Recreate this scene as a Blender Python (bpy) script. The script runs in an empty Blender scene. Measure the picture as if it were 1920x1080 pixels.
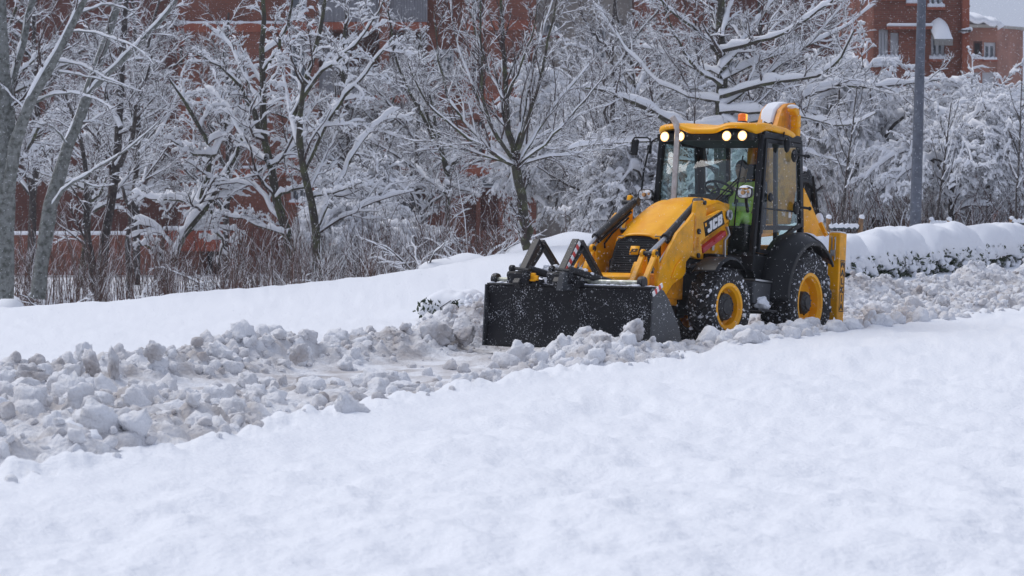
import bpy, math, random
import numpy as np
from mathutils import Matrix, Vector

# ------------------------------------------------------------------ camera, sky, sun, exposure
scene = bpy.context.scene
FPX, YH, CAMH = 4533.0, 424.0, 1.55
PITCH = math.atan((540 - YH) / FPX)
cam_data = bpy.data.cameras.new("camera")
cam_data.lens = 85.0; cam_data.sensor_width = 36.0
cam_data.clip_start = 0.1; cam_data.clip_end = 3000
cam_data.dof.use_dof = True; cam_data.dof.focus_distance = 31.0; cam_data.dof.aperture_fstop = 5.0
camera = bpy.data.objects.new("camera", cam_data)
scene.collection.objects.link(camera)
camera.location = (0, 0, CAMH); camera.rotation_euler = (math.radians(90) - PITCH, 0, 0)
scene.camera = camera

SUN_EL, SUN_AZ = 55.0, 300.0            # soft light from the far left, compass degrees clockwise from +Y
world = bpy.data.worlds.new("World"); scene.world = world; world.use_nodes = True
nt = world.node_tree; nt.nodes.clear()
wo = nt.nodes.new("ShaderNodeOutputWorld"); bg = nt.nodes.new("ShaderNodeBackground")
sky = nt.nodes.new("ShaderNodeTexSky"); sky.sky_type = 'NISHITA'; sky.sun_disc = False
sky.sun_elevation = math.radians(SUN_EL); sky.sun_rotation = math.radians(SUN_AZ)
sky.air_density = 1.0; sky.dust_density = 3.0; sky.ozone_density = 1.5
cl = nt.nodes.new("ShaderNodeMix"); cl.data_type = 'RGBA'      # closed cloud cover over the clear sky
cl.inputs[0].default_value = 0.88
cl.inputs[7].default_value = (5.8, 6.45, 8.3, 1)
nt.links.new(sky.outputs[0], cl.inputs[6]); nt.links.new(cl.outputs[2], bg.inputs[0])
bg.inputs[1].default_value = 0.072
nt.links.new(bg.outputs[0], wo.inputs[0])
sd = bpy.data.lights.new("sun", 'SUN'); sd.energy = 1.5; sd.angle = math.radians(40); sd.color = (1.0, 0.97, 0.94)
sun = bpy.data.objects.new("sun", sd); scene.collection.objects.link(sun)
az, el = math.radians(SUN_AZ), math.radians(SUN_EL)
sdir = Vector((math.sin(az) * math.cos(el), math.cos(az) * math.cos(el), math.sin(el)))
sun.rotation_euler = sdir.to_track_quat('Z', 'Y').to_euler()
vs = scene.view_settings
vs.view_transform = 'Standard'; vs.look = 'None'; vs.gamma = 1.0; vs.use_curve_mapping = False; vs.exposure = 0.18
scene.cycles.max_bounces = 8; scene.cycles.transparent_max_bounces = 24
scene.cycles.use_denoising = True

RNG = np.random.default_rng(7)
random.seed(5)

# ------------------------------------------------------------------ helpers
def link(o, parent=None):
    scene.collection.objects.link(o)
    if parent is not None: o.parent = parent
    return o
def tag(o, label=None, cat=None, group=None, kind=None):
    if label: o['label'] = label
    if cat: o['category'] = cat
    if group: o['group'] = group
    if kind: o['kind'] = kind
    return o
def empty(name, loc=(0, 0, 0), rz=0.0, parent=None):
    o = bpy.data.objects.new(name, None); o.empty_display_size = 0.2
    link(o, parent); o.location = loc; o.rotation_euler = (0, 0, rz); return o
def copy_tree(o, parent=None):
    c = o.copy(); link(c, parent)
    for ch in o.children: copy_tree(ch, c)
    return c

def np_mesh(name, verts, quads, mat, smooth=True, tris=None):
    """mesh from numpy arrays of verts (N,3), quads (M,4), tris (K,3)"""
    me = bpy.data.meshes.new(name)
    verts = np.asarray(verts, np.float32).reshape(-1, 3)
    me.vertices.add(len(verts)); me.vertices.foreach_set("co", verts.ravel())
    parts = []; starts = []; n = 0
    if quads is not None and len(quads):
        q = np.asarray(quads, np.int32); parts.append(q.ravel()); starts.append(n + 4 * np.arange(len(q))); n += 4 * len(q)
    if tris is not None and len(tris):
        t = np.asarray(tris, np.int32); parts.append(t.ravel()); starts.append(n + 3 * np.arange(len(t))); n += 3 * len(t)
    li = np.concatenate(parts); st = np.concatenate(starts)
    me.loops.add(len(li)); me.loops.foreach_set("vertex_index", li)
    me.polygons.add(len(st)); me.polygons.foreach_set("loop_start", st.astype(np.int32))
    me.update(calc_edges=True)
    if smooth: me.polygons.foreach_set("use_smooth", np.ones(len(st), bool))
    me.materials.append(mat)
    return me
def mesh_obj(name, me, parent=None):
    return link(bpy.data.objects.new(name, me), parent)

class MB:
    """collects simple shapes into one mesh"""
    def __init__(s): s.v = []; s.f = []
    def add(s, vs_, fs_):
        b = len(s.v); s.v += [tuple(map(float, p)) for p in vs_]; s.f += [tuple(b + i for i in f) for f in fs_]; return s
    def box(s, x0, x1, y0, y1, z0, z1, m=None):
        p = [(x0, y0, z0), (x1, y0, z0), (x1, y1, z0), (x0, y1, z0), (x0, y0, z1), (x1, y0, z1), (x1, y1, z1), (x0, y1, z1)]
        if m is not None: p = [tuple(m @ Vector(q)) for q in p]
        return s.add(p, [(0, 3, 2, 1), (4, 5, 6, 7), (0, 1, 5, 4), (1, 2, 6, 5), (2, 3, 7, 6), (3, 0, 4, 7)])
    def prism(s, poly, y0, y1):            # polygon in XZ pushed along Y
        area = sum(poly[i][0] * poly[(i + 1) % len(poly)][1] - poly[(i + 1) % len(poly)][0] * poly[i][1] for i in range(len(poly)))
        if area < 0: poly = poly[::-1]
        n = len(poly)
        vs_ = [(x, y0, z) for x, z in poly] + [(x, y1, z) for x, z in poly]
        fs_ = [tuple(range(n)), tuple(range(2 * n - 1, n - 1, -1))]
        fs_ += [(i, i + n, (i + 1) % n + n, (i + 1) % n) for i in range(n)]
        return s.add(vs_, fs_)
    def tube(s, pts, r, n=10, cap=True):
        pts = [Vector(p) for p in pts]; rs = r if isinstance(r, (list, tuple)) else [r] * len(pts)
        prev = None; b = len(s.v)
        for i, p in enumerate(pts):
            t = (pts[min(i + 1, len(pts) - 1)] - pts[max(i - 1, 0)]).normalized()
            if prev is None:
                ref = Vector((0, 0, 1)) if abs(t.z) < 0.9 else Vector((1, 0, 0))
                u = t.cross(ref).normalized()
            else: u = (prev - t * prev.dot(t)).normalized()
            prev = u; w = t.cross(u)
            for k in range(n):
                a = 2 * math.pi * k / n
                s.v.append(tuple(p + (u * math.cos(a) + w * math.sin(a)) * rs[i]))
        for i in range(len(pts) - 1):
            for k in range(n):
                a, c = b + i * n + k, b + i * n + (k + 1) % n
                s.f.append((a, c, c + n, a + n))
        if cap:
            s.f.append(tuple(range(b + n - 1, b - 1, -1)))
            e = b + (len(pts) - 1) * n; s.f.append(tuple(range(e, e + n)))
        return s
    def bar(s, a, b_, w, h, up=(0, 1, 0)):     # rectangular bar from a to b; w across `up`, h along it
        a, b_ = Vector(a), Vector(b_); t = (b_ - a).normalized(); u = Vector(up); u = (u - t * u.dot(t)).normalized(); q = t.cross(u)
        vs_ = [p + q * (sx * w / 2) + u * (sy * h / 2) for p in (a, b_) for sx, sy in ((-1, -1), (1, -1), (1, 1), (-1, 1))]
        return s.add(vs_, [(0, 1, 2, 3), (7, 6, 5, 4), (0, 4, 5, 1), (1, 5, 6, 2), (2, 6, 7, 3), (3, 7, 4, 0)])
    def lathe(s, prof, c=(0, 0, 0), n=40, axis='Y', close=False):
        b = len(s.v); m = len(prof)
        for k in range(n):
            a = 2 * math.pi * k / n
            for r, y in prof:
                if axis == 'Y': s.v.append((c[0] + r * math.cos(a), c[1] + y, c[2] + r * math.sin(a)))
                elif axis == 'Z': s.v.append((c[0] + r * math.cos(a), c[1] + r * math.sin(a), c[2] + y))
                else: s.v.append((c[0] + y, c[1] + r * math.cos(a), c[2] + r * math.sin(a)))
        for k in range(n):
            k2 = (k + 1) % n
            for j in range(m - 1 + (1 if close else 0)):
                j2 = (j + 1) % m
                s.f.append((b + k * m + j, b + k * m + j2, b + k2 * m + j2, b + k2 * m + j))
        return s
    def ball(s, c, r, n=12, m=8):
        rx, ry, rz = r if isinstance(r, (tuple, list)) else (r, r, r)
        b = len(s.v)
        for i in range(m + 1):
            th = math.pi * i / m
            for k in range(n):
                a = 2 * math.pi * k / n
                s.v.append((c[0] + rx * math.sin(th) * math.cos(a), c[1] + ry * math.sin(th) * math.sin(a), c[2] + rz * math.cos(th)))
        for i in range(m):
            for k in range(n):
                s.f.append((b + i * n + k, b + (i + 1) * n + k, b + (i + 1) * n + (k + 1) % n, b + i * n + (k + 1) % n))
        return s
    def build(s, name, mat, parent=None, bevel=0.0, smooth=False, auto=True):
        me = bpy.data.meshes.new(name); me.from_pydata(s.v, [], s.f); me.materials.append(mat)
        import bmesh
        bm = bmesh.new(); bm.from_mesh(me)
        bmesh.ops.remove_doubles(bm, verts=bm.verts, dist=1e-5)
        bmesh.ops.recalc_face_normals(bm, faces=bm.faces); bm.to_mesh(me); bm.free()
        if smooth or auto:
            me.polygons.foreach_set("use_smooth", np.ones(len(me.polygons), bool))
            me.set_sharp_from_angle(angle=math.radians(180 if smooth else 34))
        o = link(bpy.data.objects.new(name, me), parent)
        if bevel > 0:
            md = o.modifiers.new("bevel", 'BEVEL'); md.width = bevel; md.segments = 2; md.limit_method = 'ANGLE'; md.angle_limit = math.radians(35)
            md.harden_normals = False
        return o

# ---- noise in numpy
def _hash(ix, iy, seed):
    h = (ix.astype(np.int64) * 374761393 + iy.astype(np.int64) * 668265263 + seed * 1274126177) & 0xffffffff
    h = ((h ^ (h >> 13)) * 1274126177) & 0xffffffff
    h = ((h ^ (h >> 16)) * 2246822519) & 0xffffffff
    return ((h ^ (h >> 15)) & 0xffffff) / float(0xffffff)
def vnoise(x, y, seed=0):
    ix, iy = np.floor(x), np.floor(y); fx, fy = x - ix, y - iy
    ux = fx * fx * fx * (fx * (fx * 6 - 15) + 10); uy = fy * fy * fy * (fy * (fy * 6 - 15) + 10)
    a = _hash(ix, iy, seed); b = _hash(ix + 1, iy, seed); c = _hash(ix, iy + 1, seed); d = _hash(ix + 1, iy + 1, seed)
    return (a + (b - a) * ux) * (1 - uy) + (c + (d - c) * ux) * uy - 0.5
def fbm(x, y, oct_=4, seed=0, gain=0.5):
    r = 0; a = 1.0
    for i in range(oct_):
        r = r + a * vnoise(x, y, seed + i * 17); a *= gain
        x, y = (x * 0.8 - y * 0.6) * 2.03 + 5.1, (x * 0.6 + y * 0.8) * 2.03 + 1.7
    return r
def stones(x, y, seed=0, round_=0.62):
    """height 0..1 of rounded lumps, one to a jittered cell, and its cell random"""
    ix, iy = np.floor(x), np.floor(y); best = np.zeros_like(x)
    for dx in (-1, 0, 1):
        for dy in (-1, 0, 1):
            cx, cy = ix + dx, iy + dy
            px = cx + 0.15 + 0.7 * _hash(cx, cy, seed); py = cy + 0.15 + 0.7 * _hash(cx, cy, seed + 1)
            amp = 0.25 + 0.75 * _hash(cx, cy, seed + 2); rr = round_ * (0.7 + 0.6 * _hash(cx, cy, seed + 3))
            tx = (_hash(cx, cy, seed + 4) - .5) * 1.1; ty = (_hash(cx, cy, seed + 5) - .5) * 1.1
            d2 = ((x - px) ** 2 + (y - py) ** 2) / rr ** 2
            h = amp * (np.sqrt(np.clip(1 - d2, 0, 1)) + np.clip(1 - d2, 0, 1) ** .4 * (tx * (x - px) + ty * (y - py)))
            best = np.maximum(best, h)
    return best
def sstep(a, b, x):
    t = np.clip((x - a) / (b - a), 0, 1); return t * t * (3 - 2 * t)

# ------------------------------------------------------------------ materials
def mat(name, col, rough=0.6, metal=0.0, noise=None, bump=None, emis=None, coat=0.0, spec=0.5, sss=0.0):
    """noise=(scale, colour2, lo, hi, detail) mixes a second colour in; bump=(scale,strength,dist)"""
    m = bpy.data.materials.new(name); m.use_nodes = True; t = m.node_tree; b = t.nodes["Principled BSDF"]
    b.inputs['Base Color'].default_value = (*col, 1); b.inputs['Roughness'].default_value = rough; b.inputs['Metallic'].default_value = metal
    b.inputs['Coat Weight'].default_value = coat; b.inputs['Coat Roughness'].default_value = 0.15; b.inputs['Specular IOR Level'].default_value = spec
    if sss: b.inputs['Subsurface Weight'].default_value = sss; b.inputs['Subsurface Radius'].default_value = (0.05, 0.07, 0.1); b.inputs['Subsurface Scale'].default_value = .5
    tc = t.nodes.new("ShaderNodeTexCoord")
    if noise:
        sc, c2, lo, hi, det = noise
        n = t.nodes.new("ShaderNodeTexNoise"); n.inputs['Scale'].default_value = sc; n.inputs['Detail'].default_value = det; n.inputs['Roughness'].default_value = .62
        mr = t.nodes.new("ShaderNodeMapRange"); mr.inputs[1].default_value = lo; mr.inputs[2].default_value = hi
        mx = t.nodes.new("ShaderNodeMix"); mx.data_type = 'RGBA'; mx.inputs[6].default_value = (*col, 1); mx.inputs[7].default_value = (*c2, 1)
        t.links.new(tc.outputs['Object'], n.inputs['Vector']); t.links.new(n.outputs[0], mr.inputs[0]); t.links.new(mr.outputs[0], mx.inputs[0]); t.links.new(mx.outputs[2], b.inputs['Base Color'])
    if bump:
        n = t.nodes.new("ShaderNodeTexNoise"); n.inputs['Scale'].default_value = bump[0]; n.inputs['Detail'].default_value = 5
        bp = t.nodes.new("ShaderNodeBump"); bp.inputs['Strength'].default_value = bump[1]; bp.inputs['Distance'].default_value = bump[2]
        t.links.new(tc.outputs['Object'], n.inputs['Vector']); t.links.new(n.outputs[0], bp.inputs['Height']); t.links.new(bp.outputs[0], b.inputs['Normal'])
    if emis:
        b.inputs['Emission Color'].default_value = (*emis[0], 1); b.inputs['Emission Strength'].default_value = emis[1]
    return m
def speckled(name, col, rough, scale=26, lo=0.60, hi=0.66, coat=0.0, stretch=(1, 1, 1), snow=(.80, .82, .87), scale2=5, bias=0.18, spec=.5):
    """a base material with frozen snow sticking to it in patches (noise on the object's own coordinates)"""
    m = mat(name, col, rough, coat=coat, spec=spec, noise=(3.0, tuple(c * .55 + .012 for c in col), .42, .7, 4)); t = m.node_tree; b = t.nodes["Principled BSDF"]
    src = b.inputs['Base Color'].links[0].from_socket
    tc = t.nodes.new("ShaderNodeTexCoord"); mp = t.nodes.new("ShaderNodeMapping"); mp.inputs['Scale'].default_value = stretch
    n1 = t.nodes.new("ShaderNodeTexNoise"); n1.inputs['Scale'].default_value = scale; n1.inputs['Detail'].default_value = 3
    n2 = t.nodes.new("ShaderNodeTexNoise"); n2.inputs['Scale'].default_value = scale2; n2.inputs['Detail'].default_value = 2
    ad = t.nodes.new("ShaderNodeMath"); ad.operation = 'MULTIPLY_ADD'; ad.inputs[1].default_value = bias * 2; 
    sb = t.nodes.new("ShaderNodeMath"); sb.operation = 'SUBTRACT'; sb.inputs[1].default_value = bias
    mr = t.nodes.new("ShaderNodeMapRange"); mr.inputs[1].default_value = lo; mr.inputs[2].default_value = hi
    mx = t.nodes.new("ShaderNodeMix"); mx.data_type = 'RGBA'; mx.inputs[7].default_value = (*snow, 1)
    L_ = t.links.new
    L_(tc.outputs['Object'], mp.inputs[0]); L_(mp.outputs[0], n1.inputs['Vector']); L_(tc.outputs['Object'], n2.inputs['Vector'])
    L_(n2.outputs[0], ad.inputs[0]); L_(n1.outputs[0], ad.inputs[2]); L_(ad.outputs[0], sb.inputs[0]); L_(sb.outputs[0], mr.inputs[0])
    L_(mr.outputs[0], mx.inputs[0]); L_(src, mx.inputs[6]); L_(mx.outputs[2], b.inputs['Base Color'])
    mr2 = t.nodes.new("ShaderNodeMapRange"); mr2.inputs[3].default_value = rough; mr2.inputs[4].default_value = .9
    L_(mr.outputs[0], mr2.inputs[0]); L_(mr2.outputs[0], b.inputs['Roughness'])
    bp = t.nodes.new("ShaderNodeBump"); bp.inputs['Distance'].default_value = .012; bp.inputs['Strength'].default_value = .6
    L_(mr.outputs[0], bp.inputs['Height']); L_(bp.outputs[0], b.inputs['Normal'])
    return m

SNOW = mat("snow_clean", (.84, .86, .90), .75, bump=(9, .25, .03), spec=.25)
SNOW_G = mat("snow_ground", (.84, .86, .90), .72, bump=(22, .55, .03), spec=.25)
SNOW_TREE = mat("snow_branches", (.84, .85, .88), .85, spec=.15)
SNOW_SOFT = mat("snow_soft", (.84, .86, .90), .85, spec=.2, bump=(22, .2, .02))
def rubble_mat(name, dirt, lo, hi):
    m = mat(name, (.80, .81, .84), .8, spec=.25, noise=(1.9, dirt, lo, hi, 8), bump=(26, .7, .04)); return m
RUBBLE = rubble_mat("snow_ploughed", (.45, .42, .41), .40, .66)
RUBBLE_W = rubble_mat("snow_ploughed_pale", (.62, .60, .60), .46, .74)
RUBBLE_D = rubble_mat("snow_ploughed_dirty", (.44, .40, .385), .38, .66)

YEL = speckled("yellow_paint", (1.0, .44, .0), .42, scale=70, lo=.72, hi=.75, coat=.0, scale2=6, bias=.10, spec=.3)
YEL_DIRTY = mat("yellow_paint_dirty", (.80, .31, .005), .5, noise=(7, (.35, .14, .02), .45, .72, 6))
YEL_SMOOTH = mat("yellow_gloss", (1.0, .46, .0), .36, spec=.35, noise=(4, (.93, .38, .0), .45, .65, 3))
BLK = speckled("black_paint", (.009, .009, .011), .5, scale=75, lo=.70, hi=.73, scale2=5, bias=.10)
BLK_BUCKET = speckled("black_bucket_steel", (.006, .006, .009), .55, scale=60, lo=.635, hi=.74, scale2=4.0, bias=.26, spec=.3)
PLATE = speckled("dark_grey_steel", (.045, .05, .058), .5, scale=45, lo=.68, hi=.71, scale2=4, bias=.12)
BLKP = mat("black_plastic", (.007, .008, .010), .42, noise=(40, (.05, .055, .06), .66, .74, 3), spec=.25)
DARK = mat("dark_underside", (.010, .010, .011), .8, noise=(9, (.035, .033, .03), .5, .7, 4))
RUBBER = speckled("tyre_rubber", (.014, .014, .016), .75, scale=30, lo=.60, hi=.66, scale2=4.5, bias=.15, stretch=(1, .6, 1))
HUBG = mat("hub_black", (.02, .021, .024), .55, noise=(20, (.09, .09, .09), .55, .75, 4))
STEEL = mat("brushed_steel", (.50, .51, .52), .3, metal=.9)
EXH = mat("exhaust_steel", (.56, .50, .46), .33, metal=.85, noise=(12, (.38, .32, .28), .45, .7, 4))
RODC = mat("galvanised_rod", (.42, .43, .36), .4, metal=.5, noise=(14, (.7, .7, .66), .5, .65, 4))
CHROME = mat("lamp_reflector", (.75, .73, .70), .12, metal=1.0, noise=(18, (.25, .22, .2), .45, .6, 3))
RED = mat("red_paint", (.45, .012, .02), .4)
WHITE = mat("white_paint", (.78, .78, .78), .5)
REDW = mat("red_reflective", (.55, .02, .02), .45)
LAMP = mat("lamp_lit", (1, .9, .7), .3, emis=((1.0, .84, .55), 14))
LAMP_HALO = mat("lamp_halo_ring", (1, .7, .4), .3, emis=((1.0, .50, .16), 1.6))  # warm halo of the work lamps, put into an emissive ring
ORANGE = mat("beacon_orange", (.8, .16, .01), .2, emis=((1.0, .22, .01), .18))
ORANGE_L = mat("beacon_lit", (.9, .5, .05), .2, emis=((1.0, .50, .06), .9))
STICK = mat("pale_sticker", (.7, .7, .7), .5)
BLKL = mat("black_lettering", (.012, .012, .012), .5)
WOOD = mat("stake_wood", (.30, .17, .075), .7, noise=(12, (.16, .09, .045), .4, .65, 5))
POLE = mat("galvanised_pole", (.135, .15, .185), .5, metal=.25, noise=(6, (.09, .10, .125), .4, .65, 5), bump=(25, .2, .01))
RAILM = mat("green_grey_rail", (.05, .07, .08), .5)
SEATM = mat("seat_fabric", (.03, .03, .033), .85)
HIVIS = mat("hivis_green", (.85, .95, .20), .6, noise=(9, (.70, .82, .16), .4, .65, 3))
HIVIS_T = mat("hivis_trousers", (.60, .90, .12), .6, noise=(6, (.40, .62, .08), .4, .65, 3))
SKIN = mat("skin", (.42, .24, .17), .5)
HAIR = mat("hair_dark", (.03, .022, .018), .8)
BARK = mat("bark_dark", (.040, .032, .030), .9, noise=(9, (.095, .082, .075), .45, .62, 5))
BARK_M = mat("bark_mossy", (.052, .045, .036), .9, noise=(5, (.085, .090, .045), .48, .62, 5))
BARK_P = mat("bark_pale", (.23, .24, .23), .9, noise=(11, (.085, .09, .078), .44, .64, 10), bump=(22, 1.0, .06))
TWIG = mat("bark_twig", (.060, .042, .038), .9)
STEMM = mat("dry_stems", (.13, .062, .045), .9, noise=(1.3, (.060, .043, .036), .4, .65, 3))
LEAFM = mat("hedge_leaf", (.035, .055, .018), .6, noise=(4, (.015, .030, .014), .4, .6, 3))
def glass_mat(name, tint, refl=.10):
    m = bpy.data.materials.new(name); m.use_nodes = True; t = m.node_tree; t.nodes.clear()
    o = t.nodes.new("ShaderNodeOutputMaterial"); mx = t.nodes.new("ShaderNodeMixShader"); tr = t.nodes.new("ShaderNodeBsdfTransparent"); gl = t.nodes.new("ShaderNodeBsdfGlossy")
    fr = t.nodes.new("ShaderNodeFresnel"); fr.inputs[0].default_value = 1.5
    gl.inputs['Roughness'].default_value = .03; tr.inputs[0].default_value = (*tint, 1)
    md = t.nodes.new("ShaderNodeMath"); md.operation = 'ADD'; md.inputs[1].default_value = refl * .2
    ge = t.nodes.new('ShaderNodeNewGeometry'); iv = t.nodes.new('ShaderNodeMath'); iv.operation = 'SUBTRACT'; iv.inputs[0].default_value = 1; ml = t.nodes.new('ShaderNodeMath'); ml.operation = 'MULTIPLY'
    t.links.new(ge.outputs['Backfacing'], iv.inputs[1]); t.links.new(fr.outputs[0], md.inputs[0]); t.links.new(md.outputs[0], ml.inputs[0]); t.links.new(iv.outputs[0], ml.inputs[1]); t.links.new(ml.outputs[0], mx.inputs[0]); t.links.new(tr.outputs[0], mx.inputs[1]); t.links.new(gl.outputs[0], mx.inputs[2]); t.links.new(mx.outputs[0], o.inputs[0])
    return m
GLASS = glass_mat("cab_glass", (.84, .915, .91))
WGLASS = mat("window_glass", (.07, .085, .10), .12, noise=(.6, (.09, .105, .12), .4, .6, 2), spec=.8)
# ------------------------------------------------------------------ the ground
YAW = math.radians(238.5)
OX, OY = 2.98, 32.8                               # rear axle of the loader on the ground
BX, BY = -math.cos(YAW), -math.sin(YAW)           # backwards along the road
LX, LY = -math.sin(YAW), math.cos(YAW)            # towards the loader's left, the camera's side
def sv(x, y): return (x - OX) * BX + (y - OY) * BY, (x - OX) * LX + (y - OY) * LY
def xy(s, v): return OX + s * BX + v * LX, OY + s * BY + v * LY
S_ = [-24, -19, -16, -12, -8, -4, 0, 8, 26, 60]
def near_edge(s): return np.interp(s, S_, [4.9, 4.4, 3.8, 2.6, 1.85, 1.75, 1.65, 1.75, 2.0, 2.5])
def far_edge(s): return np.interp(s, S_, [-3.0, -3.0, -3.0, -2.9, -2.8, -2.8, -2.6, -2.8, -3.2, -4])
def z_near(s, v): return np.interp(s, [-60, -6, -1, 6, 30, 60], [.04, .04, .20, .26, .70, 1.0])
def z_road(s): return np.interp(s, [-60, -8, -4, -2.2, 0, 3, 26, 60], [-.14, -.13, -.06, -.01, -.14, -.10, .35, .8])
def z_far(s, v):
    crest = np.interp(s, [-30, -12, -1.3, 2, 4.3, 7.4, 9, 12, 15, 22, 60], [0, .08, .20, .33, .47, .72, .95, 1.22, 1.30, 1.36, 1.5])
    vc = np.interp(s, [-30, -1.3, 4.3, 7.4, 9, 30], [-15, -12.1, -10.5, -9.3, -8.6, -8.6])
    low = np.interp(s, [-30, -8, 0, 14, 24, 60], [.06, .10, .22, .46, .66, 1.1])
    t = np.clip((v + 2.9) / (vc + 2.9), 0, None)
    z = low + (crest - low) * sstep(0, 1, np.minimum(t, 1)) 
    z = z + np.interp(s, [-.6, .6, 2, 4, 7, 11, 12.5], [0, .10, .42, .60, .66, .5, 0]) * np.exp(-((v + 4.5) / 1.0) ** 2) * (1 + .18 * np.sin(s * 2.1))
    beyond = np.clip(vc - v, 0, None)
    return z - (z + .45) * sstep(0.3, 9, beyond)
def ground(x, y, detail=True):
    s, v = sv(x, y); ne, fe = near_edge(s), far_edge(s)
    w = fbm(s * 1.3, v * 1.3, 3, 5) * .35
    a = sstep(ne + .12 + w, ne - .35 + w, v) * sstep(fe - .25 + w, fe + .35 + w, v)      # inside the ploughed strip
    side = np.where(v > 0, z_near(s, v), z_far(s, v))
    z = side * (1 - a) + z_road(s) * a
    if detail:
        d = np.sqrt(x * x + y * y)
        lump = fbm(x * .55, y * .40, 4, 11) * .07 + fbm(x * 1.9, y * 1.3, 3, 31) * .055
        foot = np.abs(fbm(x * 1.3 + 4, y * 1.0, 3, 91)) * .07
        fine = fbm(x * 4.6, y * 3.2, 4, 61) * .032 - np.abs(fbm(x * 2.6, y * 1.9, 3, 67)) * .04
        nearm = sstep(0, 1, (v - ne) / 1.5)  # reflector ring glows by itself to give the halo round the lens
        farm = sstep(0, 1, (fe - v) / 1.0)
        ridge = fbm(x * .9 + 3, y * 2.4, 3, 77) * .03
        edge = np.exp(-((v - ne) / .35) ** 2) * (fbm(x * 4.3, y * 3.6, 4, 17) * .13 + .035)
        z = z + (1 - a) * (nearm * (lump - foot + fine) + farm * (lump * .45 + ridge + fine * .6)) + edge * (1 - a * .6)
    return z

def fan_grid():
    na, nr = 640, 430
    a = np.linspace(-.30, .30, na)
    inv = np.linspace(1 / 4.5, 1 / 75.0, nr) ; Y = 1 / inv
    Y = np.concatenate([Y, np.array([80, 88, 98, 110, 130, 160, 220.])]); Y[0] = .5
    A, YY = np.meshgrid(a, Y); X = A * YY
    ex = np.abs(A) > .285
    X = X + np.where(ex, np.sign(A) * (np.abs(A) - .285) / .015 * 6, 0)
    Z = ground(X, YY)
    V = np.stack([X, YY, Z], -1).reshape(-1, 3)
    n = len(Y); i = np.arange(n - 1)[:, None] * na + np.arange(na - 1)[None]
    Q = np.stack([i, i + 1, i + 1 + na, i + na], -1).reshape(-1, 4)
    return V, Q
gv, gq = fan_grid()
go = mesh_obj("snow_ground", np_mesh("snow_ground", gv, gq, SNOW_G)); go['kind'] = 'structure'

def heap(s, v):
    """height of the ploughed heaps over the road floor, and how lumpy they are (0..1)"""
    ne = near_edge(s)
    wob = fbm(s * .8, v * .2 + 9, 3, 41)
    far = np.interp(s, [-24, -12, -6, -3, 2, 26], [.26, .30, .40, .42, .38, .34]) * (1 + wob * .9) * np.exp(-((v + 2.1 + wob * .4) / .50) ** 2)
    nb = np.interp(s, [-24, -16, -12.5, -8, -5.5, -2, 2, 26], [.20, .20, .08, .05, .16, .27, .27, .24]) * (1 + fbm(s * .7, v * .5, 3, 43) * .9)
    c0 = np.interp(s, [-24, -14, -10, -7, -4, 26], [-.7, -.25, .55, .75, 1.35, 1.3])
    near = nb * sstep(c0 - .3, c0 + .35, v) * sstep(ne + .45, ne - .35, v)
    pile = .34 * np.exp(-((s + 4.95) / .42) ** 2 - ((v - .66) / .45) ** 2) + .05 * np.exp(-((s + 5.0) / .5) ** 2 - ((v + .3) / 1.0) ** 2) + .12 * np.exp(-((s + 5.9) / .9) ** 2 - ((v - .8) / .9) ** 2)
    back = .20 * sstep(1.2, 3, s) * sstep(-3.0, -2.0, v) * sstep(ne + .3, ne - .3, v) * (1 + fbm(s * .6, v * .6, 3, 47))
    farleft = .20 * sstep(-13, -17, s) * sstep(-2.6, -1.4, v) * sstep(2, 0, v)
    h = far + near + pile + back + farleft
    under = np.where((s > -4.0) & (s < 1.0) & (np.abs(v) < 1.2), 0.25, 1.0)
    lump = np.clip(h / .16, .06, 1) * under
    return h * under, lump
def rubble_z(s, v, detail=True):
    h, l = heap(s, v); ne, fe = near_edge(s), far_edge(s)
    if detail:
        wx = s + fbm(s * 4, v * 4, 2, 7) * .16; wy = v + fbm(s * 4 + 9, v * 4, 2, 8) * .16
        big = sstep(-7, -13, s)
        st = stones(wx * 2.4, wy * 2.4, 201, .66) * (.08 + .04 * big) + stones(wx * 5.2, wy * 5.2, 211, .62) * .085 + stones(wx * 9.5, wy * 9.5, 221, .6) * .05 + fbm(s * 12, v * 12, 4, 231) * .055 + np.abs(fbm(s * 4.2, v * 4.2, 3, 233)) * .13 - .03
        streak = fbm(s * .9, v * 9, 3, 251) * .02
        h = h * .85 + l * (st - .05) + (1 - l) * (streak + .01)
    z = z_road(s) + .02 + h
    out = sstep(ne + .15, ne + .65, v) + sstep(fe - .05, fe - .55, v)
    return z - out * .7
def strip():
    ds, dv = .046, .042
    s = np.arange(-22, 26, ds); v = np.arange(-3.6, 5.2, dv)
    S, V = np.meshgrid(s, v); Z = rubble_z(S, V); X, Y = xy(S, V)
    keep = (np.abs(X) / np.maximum(Y, .1) < .32)
    n = len(s); i = np.arange(len(v) - 1)[:, None] * n + np.arange(n - 1)[None]
    k = keep[:-1, :-1] & ((V > far_edge(S) - .6) & (V < near_edge(S) + .7))[:-1, :-1]
    Q = np.stack([i, i + 1, i + 1 + n, i + n], -1)[k]
    used = np.unique(Q); remap = np.zeros(S.size, np.int32); remap[used] = np.arange(len(used))
    P = np.stack([X, Y, Z], -1).reshape(-1, 3)[used]
    return P, remap[Q]
rp, rq = strip()
ro = mesh_obj("ploughed_snow", np_mesh("ploughed_snow", rp, rq, RUBBLE)); ro['kind'] = 'stuff'
tag(ro, "lumpy grey-brown ploughed snow banked along both sides of the cleared lane", "snow")

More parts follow.
